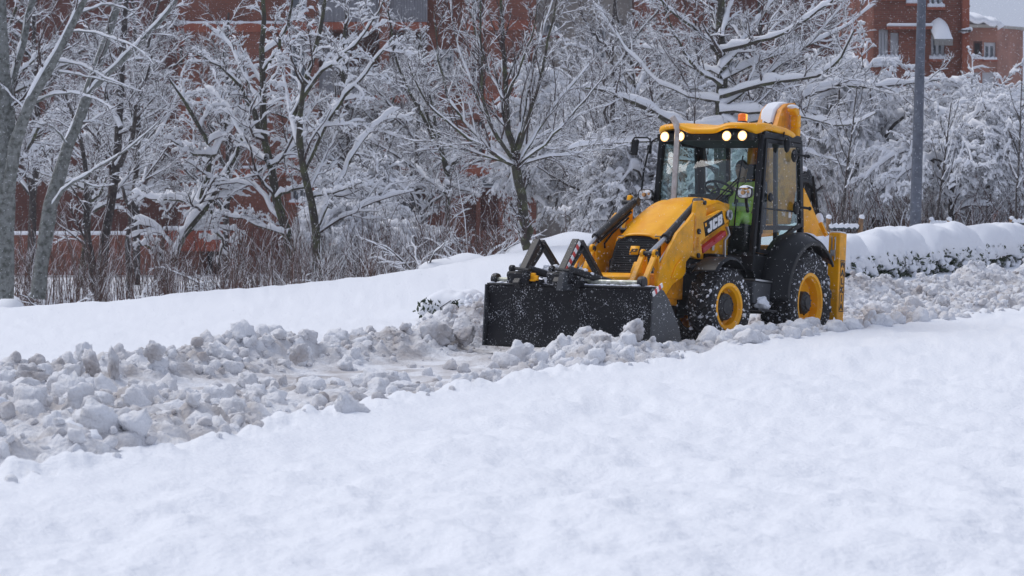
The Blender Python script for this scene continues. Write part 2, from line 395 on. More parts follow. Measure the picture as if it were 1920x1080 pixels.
# ---- loose lumps
def ico(sub):
    me = bpy.data.meshes.new("t"); import bmesh
    bm = bmesh.new(); bmesh.ops.create_icosphere(bm, subdivisions=sub, radius=1.0); bm.to_mesh(me); bm.free()
    v = np.zeros(len(me.vertices) * 3, np.float32); me.vertices.foreach_get("co", v)
    f = np.array([tuple(p.vertices) for p in me.polygons]); bpy.data.meshes.remove(me)
    return v.reshape(-1, 3), f
def lump_shape(v, rng, cuts=7, rough=.42):
    p = v.copy()
    for _ in range(cuts):
        n = rng.normal(size=3); n /= np.linalg.norm(n); d = rng.uniform(.62, .95)
        over = np.clip(p @ n - d, 0, None); p -= over[:, None] * n[None] * .9
    o1, o2 = rng.uniform(0, 50, 2); sd = int(rng.integers(900))
    def bil(f, q): return np.abs(fbm(p[:, 0] * f + o1 + p[:, 2] * f * .6, p[:, 1] * f + o2 - p[:, 2] * f * .8, 2, sd + q)) + np.abs(fbm(p[:, 2] * f + o2, p[:, 0] * f * .7 - p[:, 1] * f * .7 + o1, 2, sd + q + 5))
    k = .72 + rough * 1.5 * bil(1.7, 0) + rough * .75 * bil(4.2, 11) + rough * .25 * bil(9.0, 23)
    p *= k[:, None]; p *= rng.uniform(.7, 1.25, 3)
    return p
def rotm(rng):
    q = rng.normal(size=4); q /= np.linalg.norm(q); w, x, y, z = q
    return np.array([[1 - 2 * (y * y + z * z), 2 * (x * y - z * w), 2 * (x * z + y * w)], [2 * (x * y + z * w), 1 - 2 * (x * x + z * z), 2 * (y * z - x * w)], [2 * (x * z - y * w), 2 * (y * z + x * w), 1 - 2 * (x * x + y * y)]])
i2, f2 = ico(2); i3, f3 = ico(3); i4, f4 = ico(4)
rng = np.random.default_rng(21)
sh2 = [lump_shape(i2, rng) for _ in range(24)]; sh3 = [lump_shape(i3, rng, 9) for _ in range(20)]
def scatter(name, cnt, smin, smax, material, shapes, faces, label, srange=(-20, 24), power=2.2, sel=None):
    VV, FF = [], []; b = 0; n = 0; tries = 0
    while n < cnt and tries < cnt * 30:
        tries += 1
        s = rng.uniform(*srange); v = rng.uniform(far_edge(s) - .25, near_edge(s) + .35)
        x, y = xy(s, v)
        if abs(x / y) > .25: continue
        h, l = heap(s, v)
        if rng.uniform() > min(1, h / .2) ** 1.3: continue
        if -4.5 < s < 1.6 and abs(v) < 1.22: continue
        if sel and not sel(s, v): continue
        r = smin + (smax - smin) * rng.uniform() ** power
        if s > -6: r *= .72
        z = max(float(rubble_z(np.array(s), np.array(v))), float(z_road(s)))
        if v > near_edge(s): z = float(ground(np.array(x), np.array(y))) - .3 * r
        P = shapes[rng.integers(len(shapes))] @ rotm(rng).T * r + np.array([x, y, z + r * .25])
        VV.append(P); FF.append(faces + b); b += len(P); n += 1
    me = np_mesh(name, np.concatenate(VV), None, material, smooth=True, tris=np.concatenate(FF))
    me.set_sharp_from_angle(angle=math.radians(120))
    o = mesh_obj(name, me); o['kind'] = 'stuff'; tag(o, label, "snow lumps")
scatter("snow_lumps", 1500, .03, .145, RUBBLE_W, sh3, f3, "pale broken snow lumps heaped along the cleared lane", power=2.6)
def beside(cnt=230):
    VV, FF, b = [], [], 0
    for i in range(cnt):
        s = rng.uniform(-3.6, 3.5); v = rng.uniform(1.15, 2.0) if rng.uniform() < .75 else rng.uniform(.3, 1.1)
        if v < 1.15 and (-2.9 < s < -1.4 or s > -.9): continue
        x, y = xy(s, v); r = .035 + .11 * rng.uniform() ** 2
        z = max(float(rubble_z(np.array(s), np.array(v))), float(ground(np.array(x), np.array(y))) - .02 if v > 1.6 else -9)
        P = sh3[rng.integers(len(sh3))] @ rotm(rng).T * r + np.array([x, y, z + r * .3]); VV.append(P); FF.append(f3 + b); b += len(P)
    me = np_mesh("wheel_side_lumps", np.concatenate(VV), None, RUBBLE_W, tris=np.concatenate(FF)); o = mesh_obj("wheel_side_lumps", me); o['kind'] = 'stuff'; tag(o, "churned pale snow lumps piled along the loader's wheels", "snow lumps")
beside()
scatter("snow_crumbs", 6000, .015, .07, RUBBLE, sh2, f2, "small greyish snow crumbs between the larger lumps")
scatter("dirty_snow_lumps", 420, .04, .12, RUBBLE_D, sh2, f2, "brown dirty snow lumps on the far heap of the lane", srange=(-13, 24), sel=lambda s, v: v < -1.3 or s > 2)
# ------------------------------------------------------------------ placing by sight: pixel column and depth to a point
def wx(px, Y): return (px - 960) / FPX * Y
def wz(py, Y): return CAMH - (py - YH) / FPX * Y
def W(px, py, Y): return np.array([wx(px, Y), Y, wz(py, Y)])

def brick(name, c1, c2, mortar):
    m = bpy.data.materials.new(name); m.use_nodes = True; t = m.node_tree; b = t.nodes["Principled BSDF"]; b.inputs['Roughness'].default_value = .85
    tc = t.nodes.new("ShaderNodeTexCoord"); mp = t.nodes.new("ShaderNodeMapping"); mp.inputs['Rotation'].default_value = (math.radians(90), 0, 0)
    br = t.nodes.new("ShaderNodeTexBrick"); br.inputs['Scale'].default_value = 1; br.inputs['Brick Width'].default_value = .26; br.inputs['Row Height'].default_value = .075; br.inputs['Mortar Size'].default_value = .009
    br.inputs['Color1'].default_value = (*c1, 1); br.inputs['Color2'].default_value = (*c2, 1); br.inputs['Mortar'].default_value = (*mortar, 1)
    n = t.nodes.new("ShaderNodeTexNoise"); n.inputs['Scale'].default_value = .7; n.inputs['Detail'].default_value = 5
    mx = t.nodes.new("ShaderNodeMix"); mx.data_type = 'RGBA'; mx.blend_type = 'MULTIPLY'; mx.inputs[0].default_value = .7
    cr = t.nodes.new("ShaderNodeMapRange"); cr.inputs[1].default_value = .3; cr.inputs[2].default_value = .7; cr.inputs[3].default_value = .55; cr.inputs[4].default_value = 1.15
    L_ = t.links.new
    L_(tc.outputs['Object'], mp.inputs[0]); L_(mp.outputs[0], br.inputs['Vector']); L_(tc.outputs['Object'], n.inputs['Vector']); L_(n.outputs[0], cr.inputs[0])
    L_(br.outputs[0], mx.inputs[6]); L_(cr.outputs[0], mx.inputs[7]); L_(mx.outputs[2], b.inputs['Base Color'])
    bp = t.nodes.new("ShaderNodeBump"); bp.inputs['Strength'].default_value = .4; bp.inputs['Distance'].default_value = .01; L_(br.outputs[1], bp.inputs['Height']); bp.invert = True; L_(bp.outputs[0], b.inputs['Normal'])
    return m
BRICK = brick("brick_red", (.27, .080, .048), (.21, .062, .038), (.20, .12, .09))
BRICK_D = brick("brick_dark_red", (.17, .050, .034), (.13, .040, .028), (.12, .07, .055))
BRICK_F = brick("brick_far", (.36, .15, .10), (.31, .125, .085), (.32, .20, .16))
BAND = mat("brick_band_orange", (.31, .098, .055), .8, noise=(3, (.27, .065, .035), .4, .65, 5))
STRIP = mat("terracotta_cladding", (.36, .085, .045), .8, noise=(3, (.25, .06, .035), .4, .65, 5))
BEIGE = mat("beige_render", (.40, .37, .33), .85, noise=(2, (.33, .31, .28), .4, .65, 4))
FRAMEM = mat("window_frame_white", (.55, .57, .60), .5)
FRAMED = mat("window_frame_dark", (.06, .05, .05), .5)
RAILG = mat("balcony_mesh_grey", (.27, .27, .29), .7)
LATT = mat("lattice_brown", (.10, .035, .028), .8)
SHADE = mat("roller_blind", (.52, .54, .57), .6)
OPEN_D = mat("opening_dark", (.02, .016, .016), .9)

class Bld:
    """a building whose pieces are boxes on the facade plane Y, given by pixel edges at that plane"""
    def __init__(s, name, label, Y, px, depth=9):
        s.Y = Y; s.o = empty(name, (wx(px, Y), Y, -.6)); s.bx, s.by, s.bz = s.o.location; s.depth = depth
        tag(s.o, label, "building")
        s.proto = {}
    def L(s, x, y, z): return (x - s.bx, y - s.by, z - s.bz)
    def box(s, name, m, px0, px1, py0, py1, y0, y1, parent=None, bevel=0, label=None):
        """py0 upper, py1 lower; y0/y1 offsets from the facade plane (negative = towards the street)"""
        Yp = s.Y
        b = MB(); x0, x1 = wx(px0, Yp), wx(px1, Yp); z0, z1 = wz(py1, Yp), wz(py0, Yp)
        cx, cz = (x0 + x1) / 2, (z0 + z1) / 2
        b.box(x0 - cx, x1 - cx, y0, y1, z0 - cz, z1 - cz)
        o = b.build(name, m, s.o if parent is None else parent, bevel=bevel)
        p = Vector(s.L(cx, s.Y, cz))
        if parent is not None: p = p - parent.location
        o.location = p
        if label: o['label'] = label
        return o
    def wall(s, m, px0, px1, py0, py1, y0, y1, holes=()):
        """front wall with real openings; a solid core stands behind it"""
        xs = sorted({px0, px1, *[h[0] for h in holes], *[h[1] for h in holes]}); ys = sorted({py0, py1, *[h[2] for h in holes], *[h[3] for h in holes]})
        b = MB(); T = .32
        for i in range(len(xs) - 1):
            run = None
            for j in range(len(ys) - 1):
                cx, cy = (xs[i] + xs[i + 1]) / 2, (ys[j] + ys[j + 1]) / 2
                solid = not any(h[0] < cx < h[1] and h[2] < cy < h[3] for h in holes)
                if solid and run is None: run = ys[j]
                if (not solid or j == len(ys) - 2) and run is not None:
                    end = ys[j + 1] if solid else ys[j]
                    b.box(wx(xs[i], s.Y), wx(xs[i + 1], s.Y), s.Y + y0, s.Y + y0 + T, wz(end, s.Y), wz(run, s.Y)); run = None
        b.box(wx(px0, s.Y), wx(px1, s.Y), s.Y + y0 + T + .05, s.Y + y1, wz(py1, s.Y), wz(py0, s.Y))
        b.v = [s.L(*p) for p in b.v]
        o = b.build("wall", m, s.o, auto=False)
        return o
    def window(s, px0, px1, py0, py1, y0, frame=None, pane=None, mull=1, blind=0.0, sill=True, cross=0):
        frame = frame or FRAMEM; pane = pane or WGLASS; k = s.Y / FPX
        hw, hh = (px1 - px0) / 2 * k, (py1 - py0) / 2 * k; fw = .10
        b = MB()
        b.box(-hw, hw, 0, .09, hh - fw, hh); b.box(-hw, hw, 0, .09, -hh, -hh + fw); b.box(-hw, -hw + fw, 0, .09, -hh + fw, hh - fw); b.box(hw - fw, hw, 0, .09, -hh + fw, hh - fw)
        for i in range(mull):
            x = -hw + 2 * hw * (i + 1) / (mull + 1); b.box(x - fw * .45, x + fw * .45, .004, .08, -hh + fw, hh - fw)
        for i in range(cross):
            z = -hh + 2 * hh * (i + 1) / (cross + 1); b.box(-hw + fw, hw - fw, .006, .07, z - fw * .4, z + fw * .4)
        f = b.build("window", frame, s.o); c = s.L(wx((px0 + px1) / 2, s.Y), s.Y + y0 + .16, wz((py0 + py1) / 2, s.Y)); f.location = c
        p = MB().box(-hw + fw, hw - fw, .035, .05, -hh + fw, hh - fw).build("pane", pane, f)
        if blind:
            MB().box(-hw + fw + .004, hw - fw - .004, .012, .03, hh - fw - 2 * hh * blind, hh - fw - .002).build("blind", SHADE, f)
        if sill:
            MB().box(-hw - .08, hw + .08, -.26, -.002, -hh - .09, -hh + .001).build("sill", BAND, f)
            b = MB()
            n = 9
            for i in range(n):
                x = -hw - .05 + (2 * hw + .1) * (i + .5) / n
                b.ball((x, -.14, -hh + .05), ((hw + .1) / n * 1.5, .14, .11 + .04 * math.sin(i * 2.1 + px0)), 8, 5)
            b.build("snow_on_sill", SNOW_SOFT, f, smooth=True)
        return f

# ---- main brick apartment block, behind the trees
A = Bld("apartment_building", "long red brick apartment block standing behind the snowy trees", 100, 560)
def cols(px0, px1, wins, y0, m, holes_extra=(), top=-220, bot=560, y1=9):
    holes = [w[:4] for w in wins] + list(holes_extra)
    A.wall(m, px0, px1, top, bot, y0, y1, holes)
    for w in wins: A.window(w[0], w[1], w[2], w[3], y0, **(w[4] if len(w) > 4 else {}))
# left dark wing
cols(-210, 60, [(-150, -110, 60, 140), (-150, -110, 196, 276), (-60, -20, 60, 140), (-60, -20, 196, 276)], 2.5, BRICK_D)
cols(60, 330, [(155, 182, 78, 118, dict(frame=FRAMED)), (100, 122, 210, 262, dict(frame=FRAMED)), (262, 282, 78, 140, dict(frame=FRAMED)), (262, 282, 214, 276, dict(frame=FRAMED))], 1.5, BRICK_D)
# centre-left with band courses
cols(330, 535, [(334, 340, 85, 122, dict(frame=FRAMED, sill=False, mull=0)), (454, 461, 225, 275, dict(frame=FRAMED, sill=False, mull=0))], 0.6, BRICK, holes_extra=[(385, 450, 470, 540)])
cols(535, 598, [(545, 576, -62, 24, dict(mull=0, cross=1)), (545, 576, 78, 160, dict(mull=0, cross=1)), (545, 576, 214, 296, dict(mull=0, cross=1)), (545, 576, 350, 380)], 0.0, BRICK)
for k, (a, b_) in enumerate(((598, 712), (730, 800))):
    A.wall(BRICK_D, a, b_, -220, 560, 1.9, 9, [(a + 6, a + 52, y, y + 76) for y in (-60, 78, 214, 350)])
    for y in (-60, 78, 214, 350):
        A.window(a + 6, a + 52, y, y + 76, 1.9, sill=False, mull=1, blind=(.35 if (k + y) % 3 else 0))
    for y in (0, 136, 272, 408):          # balconies: slab, perforated front, snow along the top
        bal = A.box("balcony", BAND, a, b_, y + 42, y + 56, 0.15, 1.88)
        A_r = MB(); hw = (b_ - a) / 2 * A.Y / FPX
        n = 14
        for i in range(n + 1):
            x = -hw + 2 * hw * i / n; A_r.box(x - .03, x + .03, -.03, .03, 0, .95)
        A_r.box(-hw, hw, -.05, .05, .95, 1.02); A_r.box(-hw, hw, .032, .045, 0.02, .94)
        r = A_r.build("railing", RAILG, bal); r.location = (0, .25, .16)
        sn = MB()
        for i in range(12):
            sn.ball((-hw + 2 * hw * (i + .5) / 12, .25, 1.22), (hw / 9, .10, .10), 8, 5)
        sn.build("snow_on_railing", SNOW_SOFT, bal, smooth=True)
A.wall(BRICK, 712, 730, -220, 560, 0.0, 9)
cols(800, 868, [(812, 850, 90, 150), (812, 850, 226, 286)], 1.0, BRICK)
cols(868, 1005, [(885, 908, -60, 60, dict(frame=LATT, cross=5, sill=False)), (885, 908, 95, 190, dict(frame=LATT, cross=5, sill=False)), (885, 908, 225, 305, dict(frame=LATT, cross=4, sill=False))], -.4, BRICK, holes_extra=[(862 + 8, 893, 330, 432), (901, 935, 330, 432)])
A.wall(BEIGE, 1005, 1190, -220, 560, 2.2, 9, [(1022, 1052, 34, 60), (1100, 1140, 44, 110), (1022, 1052, 170, 230), (1100, 1140, 180, 240)])
for w in ((1022, 1052, 34, 60), (1100, 1140, 44, 110), (1022, 1052, 170, 230), (1100, 1140, 180, 240)): A.window(*w, 2.2, mull=1)
cols(1190, 1330, [(1290, 1318, 78, 160)], .5, BRICK)
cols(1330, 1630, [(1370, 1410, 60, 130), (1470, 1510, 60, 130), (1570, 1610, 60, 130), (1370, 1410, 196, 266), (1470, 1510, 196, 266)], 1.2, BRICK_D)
# belt courses of paler brick on the front planes
for y in (50, 186, 322):
    for (a, b_, y0) in ((330, 535, .6), (535, 598, 0), (868, 1005, -.4)):
        A.box("belt_course", BAND, a, b_, y - 9, y + 9, y0 - .07, y0 - .004)
    b = MB(); rg_ = np.random.default_rng(y); k = A.Y / FPX
    for _i in range(26):
        px_ = rg_.uniform(335, 530); b.ball(((px_ - 432) * k, 0, 0), (rg_.uniform(.15, .5), .06, rg_.uniform(.03, .09)), 8, 5)
    o_ = b.build("snow_on_belt", SNOW_SOFT, A.o, smooth=True); o_['kind'] = 'stuff'; o_.location = A.L(wx(432, A.Y), A.Y + .52, wz(y - 9, A.Y))
# garage entrance: cladding hood, dark opening, pier
A.box("entrance_hood", STRIP, 322, 440, 432, 470, -2.2, .58)
hood_snow = A.box("snow_on_hood", SNOW_SOFT, 320, 442, 424, 432, -2.3, .5, bevel=.08)
A.box("entrance_shade", OPEN_D, 384, 451, 468, 545, .7, .8)  # near-black sheet standing for the shade inside the entrance opening
A.box("entrance_pier", BRICK, 348, 384, 470, 540, -1.8, -1.2)
A.box("entrance_pier", BAND, 438, 446, 470, 540, -1.8, -1.4)
# the two tall lattice openings low on the centre tower
for a, b_ in ((870, 893), (901, 935)):
    k = A.Y / FPX; hw, hh = (b_ - a) / 2 * k, 51 * k; b = MB()
    n = 5 if b_ < 900 else 7
    for i in range(n + 1): x = -hw + 2 * hw * i / n; b.box(x - .022, x + .022, 0, .06, -hh, hh)
    for j in range(19): z = -hh + 2 * hh * j / 18; b.box(-hw, hw, .01, .05, z - .02, z + .02)
    f = b.build("lattice_screen", LATT, A.o); f.location = A.L(wx((a + b_) / 2, A.Y), A.Y - .3, wz(381, A.Y))
    A.box("recess", OPEN_D, a, b_, 330, 432, .1, .16)
A.box("small_window_frame", FRAMEM, 901, 932, 331, 352, -.42, -.36)
A.box("small_window_pane", WGLASS, 904, 929, 334, 349, -.45, -.425)
A.box("belt_course", BAND, 862, 940, 310, 328, -.55, -.404)
A.box("snow_on_belt", SNOW_SOFT, 860, 942, 306, 310, -.6, -.41, bevel=.03)
# low annex wall and bins court at far left
A.box("annex_wall", BRICK, 18, 325, 440, 512, -4.5, -3.2)
A.box("snow_on_annex", SNOW_SOFT, 15, 328, 433, 440, -4.6, -3.1, bevel=.1)
# flat roof above the frame
A.box("roof", BAND, -215, 1635, -232, -220, -.8, 9.4)

# ---- right block
C_ = Bld("apartment_building", "tall dark red brick block with snow covered awning, right of the lamp post", 84, 1730)
Wn = [(1740, 1766, -40, 15), (1646, 1664, 56, 112), (1668, 1684, 62, 112), (1744, 1770, 66, 112), (1700, 1720, -40, 8), (1655, 1690, -52, -2), (1744, 1770, 180, 236), (1646, 1684, 180, 236)]
C_.wall(BRICK, 1636, 1800, -160, 470, 0, 9, Wn)
for i, w in enumerate(Wn): C_.window(*w, 0, mull=1, blind=(.0, .0, .3, .0, .4, 0, 0, .5)[i])
C_.box("corner_pier", BAND, 1800, 1813, -160, 470, -.25, 9)
C_.box("roof", BAND, 1634, 1815, -170, -160, -.5, 9.3)
k = C_.Y / FPX
aw = MB(); hw = 17 * k
aw.add([(-hw, 0, .45), (hw, 0, .45), (hw, -1.0, -.05), (-hw, -1.0, -.05), (-hw, 0, .38), (hw, 0, .38), (hw, -1.0, -.12), (-hw, -1.0, -.12)], [(0, 1, 2, 3), (7, 6, 5, 4), (0, 4, 5, 1), (1, 5, 6, 2), (2, 6, 7, 3), (3, 7, 4, 0)])
for i in range(11):
    x = -hw + 2 * hw * (i + .5) / 11; aw.box(x - hw / 11, x + hw / 11 - .01, -1.01, -.985, -.26, -.11)
AWM = mat("awning_cloth", (.30, .29, .27), .8)
awn = aw.build("awning", AWM, C_.o); awn.location = C_.L(wx(1758, C_.Y), C_.Y, wz(76, C_.Y))
b = MB(); nx, ny = 12, 8
for i in range(nx + 1):
    for j in range(ny + 1):
        u, w = i / nx, j / ny; e = (math.sin(math.pi * u) ** .45) * (math.sin(math.pi * min(1, .15 + w * .85)) ** .4 if w < 1 else 0)
        b.v.append((-hw + 2 * hw * u, -1.02 * w, .46 - .5 * w + .30 * e + .10 * (1 - abs(2 * u - 1)) * (1 - w)))
for i in range(nx):
    for j in range(ny): q = i * (ny + 1) + j; b.f.append((q, q + 1, q + ny + 2, q + ny + 1))
b.build("snow_on_awning", SNOW_SOFT, awn, smooth=True)
b = MB()
for q in range(3):
    b.ball((wx(1800 + q * 6, 84) , 84 - .45, wz(61 - q * 1.5, 84)), (.09, .2, .09), 8, 6)
b.v = [C_.L(*p) for p in b.v]
b.build("snow_on_brackets", SNOW_SOFT, C_.o, smooth=True)
C_.box("bracket", FRAMED, 1792, 1812, 60, 63, -.7, -.26)
C_.box("ledge", BAND, 1660, 1745, 52, 57, -.35, -.004)
C_.box("snow_on_ledge", SNOW_SOFT, 1660, 1745, 46, 52, -.36, -.01, bevel=.04)

# ---- farther building at the right edge
D_ = Bld("brick_house", "lower pale brick building with snowy roof and chimney at the right edge", 125, 1860, depth=12)
Wd = [(1823, 1840, 78, 112), (1843, 1865, 80, 113), (1840, 1863, 136, 168), (1818, 1834, 136, 170)]
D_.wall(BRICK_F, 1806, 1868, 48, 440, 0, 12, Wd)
D_.window(*Wd[0], 0, frame=LATT, pane=OPEN_D, mull=0); D_.window(*Wd[1], 0, mull=1, blind=.1); D_.window(*Wd[2], 0, mull=0, blind=.9); D_.window(*Wd[3], 0, mull=0)
b = MB()
x0, x1 = wx(1868, 125), wx(1916, 129)
b.add([(x0, 125.1, -1), (x1, 129, -1), (x1, 129, wz(45, 125)), (x0, 125.1, wz(52, 125)), (x0, 137, -1), (x1, 137, -1), (x1, 137, wz(45, 125)), (x0, 137, wz(52, 125))],
      [(0, 1, 2, 3), (1, 5, 6, 2), (5, 4, 7, 6), (4, 0, 3, 7), (3, 2, 6, 7), (0, 4, 5, 1)])
b.v = [D_.L(*p) for p in b.v]; b.build("side_wall", BRICK_F, D_.o, auto=False)
D_.box("cornice", BEIGE, 1806, 1870, 48, 53, -.35, -.004)
b = MB()
for i in range(13):
    for j in range(9):
        u, w = i / 12, j / 8
        x = wx(1805 + 72 * u, 125); y = 124.5 + 5 * w; zt = wz(50 + 4 * u, 125) + (.95 * math.sin(math.pi * min(1, w * 1.0 + .08)) ** .5) * (1 - .45 * u) * (1 - max(0, u - .85) * 5) + .08 * math.sin(i * 1.3 + j)
        b.v.append(D_.L(x, y, zt))
for i in range(12):
    for j in range(8): q = i * 9 + j; b.f.append((q, q + 9, q + 10, q + 1))
ro_ = b.build("roof_snow", SNOW_SOFT, D_.o, smooth=True)
md = ro_.modifiers.new("s", 'SOLIDIFY'); md.thickness = .25
b = MB(); b.add([D_.L(x0 - .1, 124.9, wz(53, 125)), D_.L(x1 + .1, 128.8, wz(46, 125)), D_.L(x1 + .1, 137, wz(46, 125)), D_.L(x0 - .1, 137, wz(53, 125)), D_.L(x0 - .1, 124.9, wz(48, 125)), D_.L(x1 + .1, 128.8, wz(41, 125)), D_.L(x1 + .1, 137, wz(41, 125)), D_.L(x0 - .1, 137, wz(48, 125))], [(0, 3, 2, 1), (4, 5, 6, 7), (0, 1, 5, 4), (1, 2, 6, 5), (2, 3, 7, 6), (3, 0, 4, 7)]); b.build("parapet", BEIGE, D_.o)
D_.box("chimney", BRICK_F, 1813, 1830, 8, 36, 2.2, 3.6)
D_.box("chimney_cap", FRAMED, 1812, 1831, 4, 8, 2.1, 3.7)
D_.box("drainpipe", FRAMEM, 1811, 1814, 72, 108, -.15, -.03)
# ------------------------------------------------------------------ trees: tapered limbs grown level by level, snow lying on them
def resample(P, n):
    P = np.asarray(P, float); d = np.r_[0, np.cumsum(np.linalg.norm(np.diff(P, axis=0), axis=1))]
    t = np.linspace(0, d[-1], n)
    # smooth through the points
    q = np.stack([np.interp(t, d, P[:, k]) for k in range(3)], 1)
    for _ in range(2): q[1:-1] = (q[:-2] + 2 * q[1:-1] + q[2:]) / 4
    return q
def tubes(C, R, S=5, squash=None):
    """C (B,P,3) centres, R (B,P) radii -> verts, quads"""
    B, P, _ = C.shape
    T = np.gradient(C, axis=1); T /= np.linalg.norm(T, axis=2, keepdims=True) + 1e-9
    m = T.mean(1); ref = np.where(np.abs(m[:, 2:3]) < .85, np.array([[0, 0, 1.]]), np.array([[1., 0, 0]]))[:, None, :]
    N = np.cross(T, np.broadcast_to(ref, T.shape)); N /= np.linalg.norm(N, axis=2, keepdims=True) + 1e-9
    Wv = np.cross(N, T)
    a = np.arange(S) * 2 * np.pi / S
    V = C[:, :, None] + R[:, :, None, None] * (N[:, :, None] * np.cos(a)[None, None, :, None] + Wv[:, :, None] * np.sin(a)[None, None, :, None])
    return V.reshape(-1, 3), tube_quads(B, P, S)
def tube_quads(B, P, S):
    b = np.arange(B)[:, None, None] * P * S; p = np.arange(P - 1)[None, :, None] * S; s = np.arange(S)[None, None, :]; s2 = (s + 1) % S
    i = b + p + s; j = b + p + s2
    return np.stack([i, j, j + S, i + S], -1).reshape(-1, 4)
SNOW_K = .60
WIND = np.array([-.14, -.16, 1.0]); WIND /= np.linalg.norm(WIND)
def densify(C, R):
    Cm = (C[:, 1:] + C[:, :-1]) / 2; Rm = (R[:, 1:] + R[:, :-1]) / 2; B, P, _ = C.shape
    C2 = np.zeros((B, 2 * P - 1, 3)); R2 = np.zeros((B, 2 * P - 1)); C2[:, ::2] = C; C2[:, 1::2] = Cm; R2[:, ::2] = R; R2[:, 1::2] = Rm; return C2, R2
def snow_on(C, R, amt, rng, wid=1.25, patch=.0):
    """a ridge of snow on the upper side of each limb, thick where the limb lies flat, broken up along it"""
    B, P, _ = C.shape
    T = np.gradient(C, axis=1); T /= np.linalg.norm(T, axis=2, keepdims=True) + 1e-9
    up = WIND - (T @ WIND)[..., None] * T; f = np.linalg.norm(up, axis=2); up /= f[..., None] + 1e-9
    side = np.cross(T, up)
    k = rng.uniform(.15, 1.4, (B, P)); k = k * .8 + np.roll(k, 1, 1) * .2
    if patch: k = k * (rng.uniform(0, 1, (B, P)) > patch)
    k[:, -1] *= .35
    f = np.clip((f - .38) / .58, 0, 1) ** 1.3; amt = amt * SNOW_K
    h = (amt * k * f * (1 + 1.4 * np.sqrt(np.clip(R, 0, .3) / .05)))
    w = np.minimum(R * wid + amt * .28 * k * f, R * .9 + h * .9) * np.clip(f * 4, 0, 1)
    base = C + up * (R * .25)[..., None]
    sec = [(-1.0, 0.05), (-.72, .75), (0, 1.0), (.72, .75), (1.0, .05)]
    V = np.stack([base + side * (w * a)[..., None] + up * ((R * .72 + h) * c)[..., None] for a, c in sec], 2)
    V[:, :, [0, 4]] = base[:, :, None] + side[:, :, None] * (w[..., None] * np.array([-1, 1]))[..., None]
    return V.reshape(-1, 3), tube_quads(B, P, 5)
def children(C, R, n, rng, t0=.2, t1=.98, ang=(35, 65), ln=(.35, .6), decay=.5, P=5, up=.1, wob=.12, rr=.55, rmin=.006, droop=0.0, absl=None):
    B, Pp, _ = C.shape
    L = np.linalg.norm(np.diff(C, axis=1), axis=2).sum(1)
    t = t0 + (t1 - t0) * (np.arange(n)[None] + rng.uniform(0, 1, (B, n))) / n
    f = t * (Pp - 1); i = np.clip(f.astype(int), 0, Pp - 2); fr = (f - i)[..., None]; bi = np.arange(B)[:, None]
    S0 = C[bi, i] * (1 - fr) + C[bi, i + 1] * fr; r0 = R[bi, i] * (1 - fr[..., 0]) + R[bi, i + 1] * fr[..., 0]
    T = C[bi, i + 1] - C[bi, i]; T /= np.linalg.norm(T, axis=2, keepdims=True) + 1e-9
    q = rng.normal(size=T.shape); q -= (q * T).sum(2, keepdims=True) * T; q /= np.linalg.norm(q, axis=2, keepdims=True)
    q[..., 2] += .12; a = np.radians(rng.uniform(ang[0], ang[1], (B, n)))[..., None]
    D = T * np.cos(a) + q * np.sin(a); D[..., 2] += up; D /= np.linalg.norm(D, axis=2, keepdims=True)
    l = (L[:, None] * rng.uniform(ln[0], ln[1], (B, n)) * (1 - decay * t)) if absl is None else rng.uniform(absl[0], absl[1], (B, n)) * (1 - decay * t)
    D = D.reshape(-1, 3); l = l.reshape(-1); S0 = S0.reshape(-1, 3); r = np.maximum(np.minimum(r0.reshape(-1) * rr, r0.reshape(-1) * .9), rmin)
    N = len(D); out = np.zeros((N, P, 3)); out[:, 0] = S0; d = D.copy()
    for k in range(1, P):
        d = d + rng.normal(size=d.shape) * wob; d[:, 2] += (up * .35 - droop * k / P); d /= np.linalg.norm(d, axis=1, keepdims=True)
        out[:, k] = out[:, k - 1] + d * (l / (P - 1))[:, None]
    RR = r[:, None] * np.linspace(1, .35, P)[None]
    return out, RR
def grow(name, limbs, specs, seed, bark, snow_amt, twig=TWIG, Pl=12, S0=8, patch=.28, snow_mat=SNOW_TREE, sub=None, wobl=.02):
    """limbs: [(points, r0, r1)] in the tree's own coordinates. Returns the tree: trunk, crown and snow under an Empty."""
    rng = np.random.default_rng(seed)
    C = np.stack([resample(p, Pl) for p, _, _ in limbs]); C[:, 1:] += rng.normal(size=C[:, 1:].shape) * wobl
    R = np.stack([np.linspace(a, b, Pl) for _, a, b in limbs]) * (1 + .06 * rng.normal(size=(len(limbs), Pl)))
    lev = [(C, R)]
    for sp in specs:
        sp = dict(sp); src = lev[sp.pop('src', -1)]; lev.append(children(src[0], src[1], rng=rng, **sp))
    root = bpy.data.objects.new(name, None); root.empty_display_size = .5
    v, q = tubes(C, R, S0); link(root)
    mesh_obj("trunk", np_mesh("trunk", v, q, bark), root)
    VV, QQ, b = [], [], 0
    for i, (c, r) in enumerate(lev[1:]):
        v, q = tubes(c, r, 5 if i == 0 else 3); VV.append(v); QQ.append(q + b); b += len(v)
    if VV: mesh_obj("crown", np_mesh("crown", np.concatenate(VV), np.concatenate(QQ), twig), root)
    VV, QQ, b = [], [], 0
    for i, (c, r) in enumerate(lev):
        am = snow_amt[min(i, len(snow_amt) - 1)]
        if am <= 0: continue
        if c.shape[1] <= 6 and len(c) < 900 or i == 0: c, r = densify(c, r)
        v, q = snow_on(c, r, am, rng, patch=patch if i > 0 else 0.0); VV.append(v); QQ.append(q + b); b += len(v)
    sc_ = mesh_obj("snow_cover", np_mesh("snow_cover", np.concatenate(VV), np.concatenate(QQ), snow_mat), root)
    return root
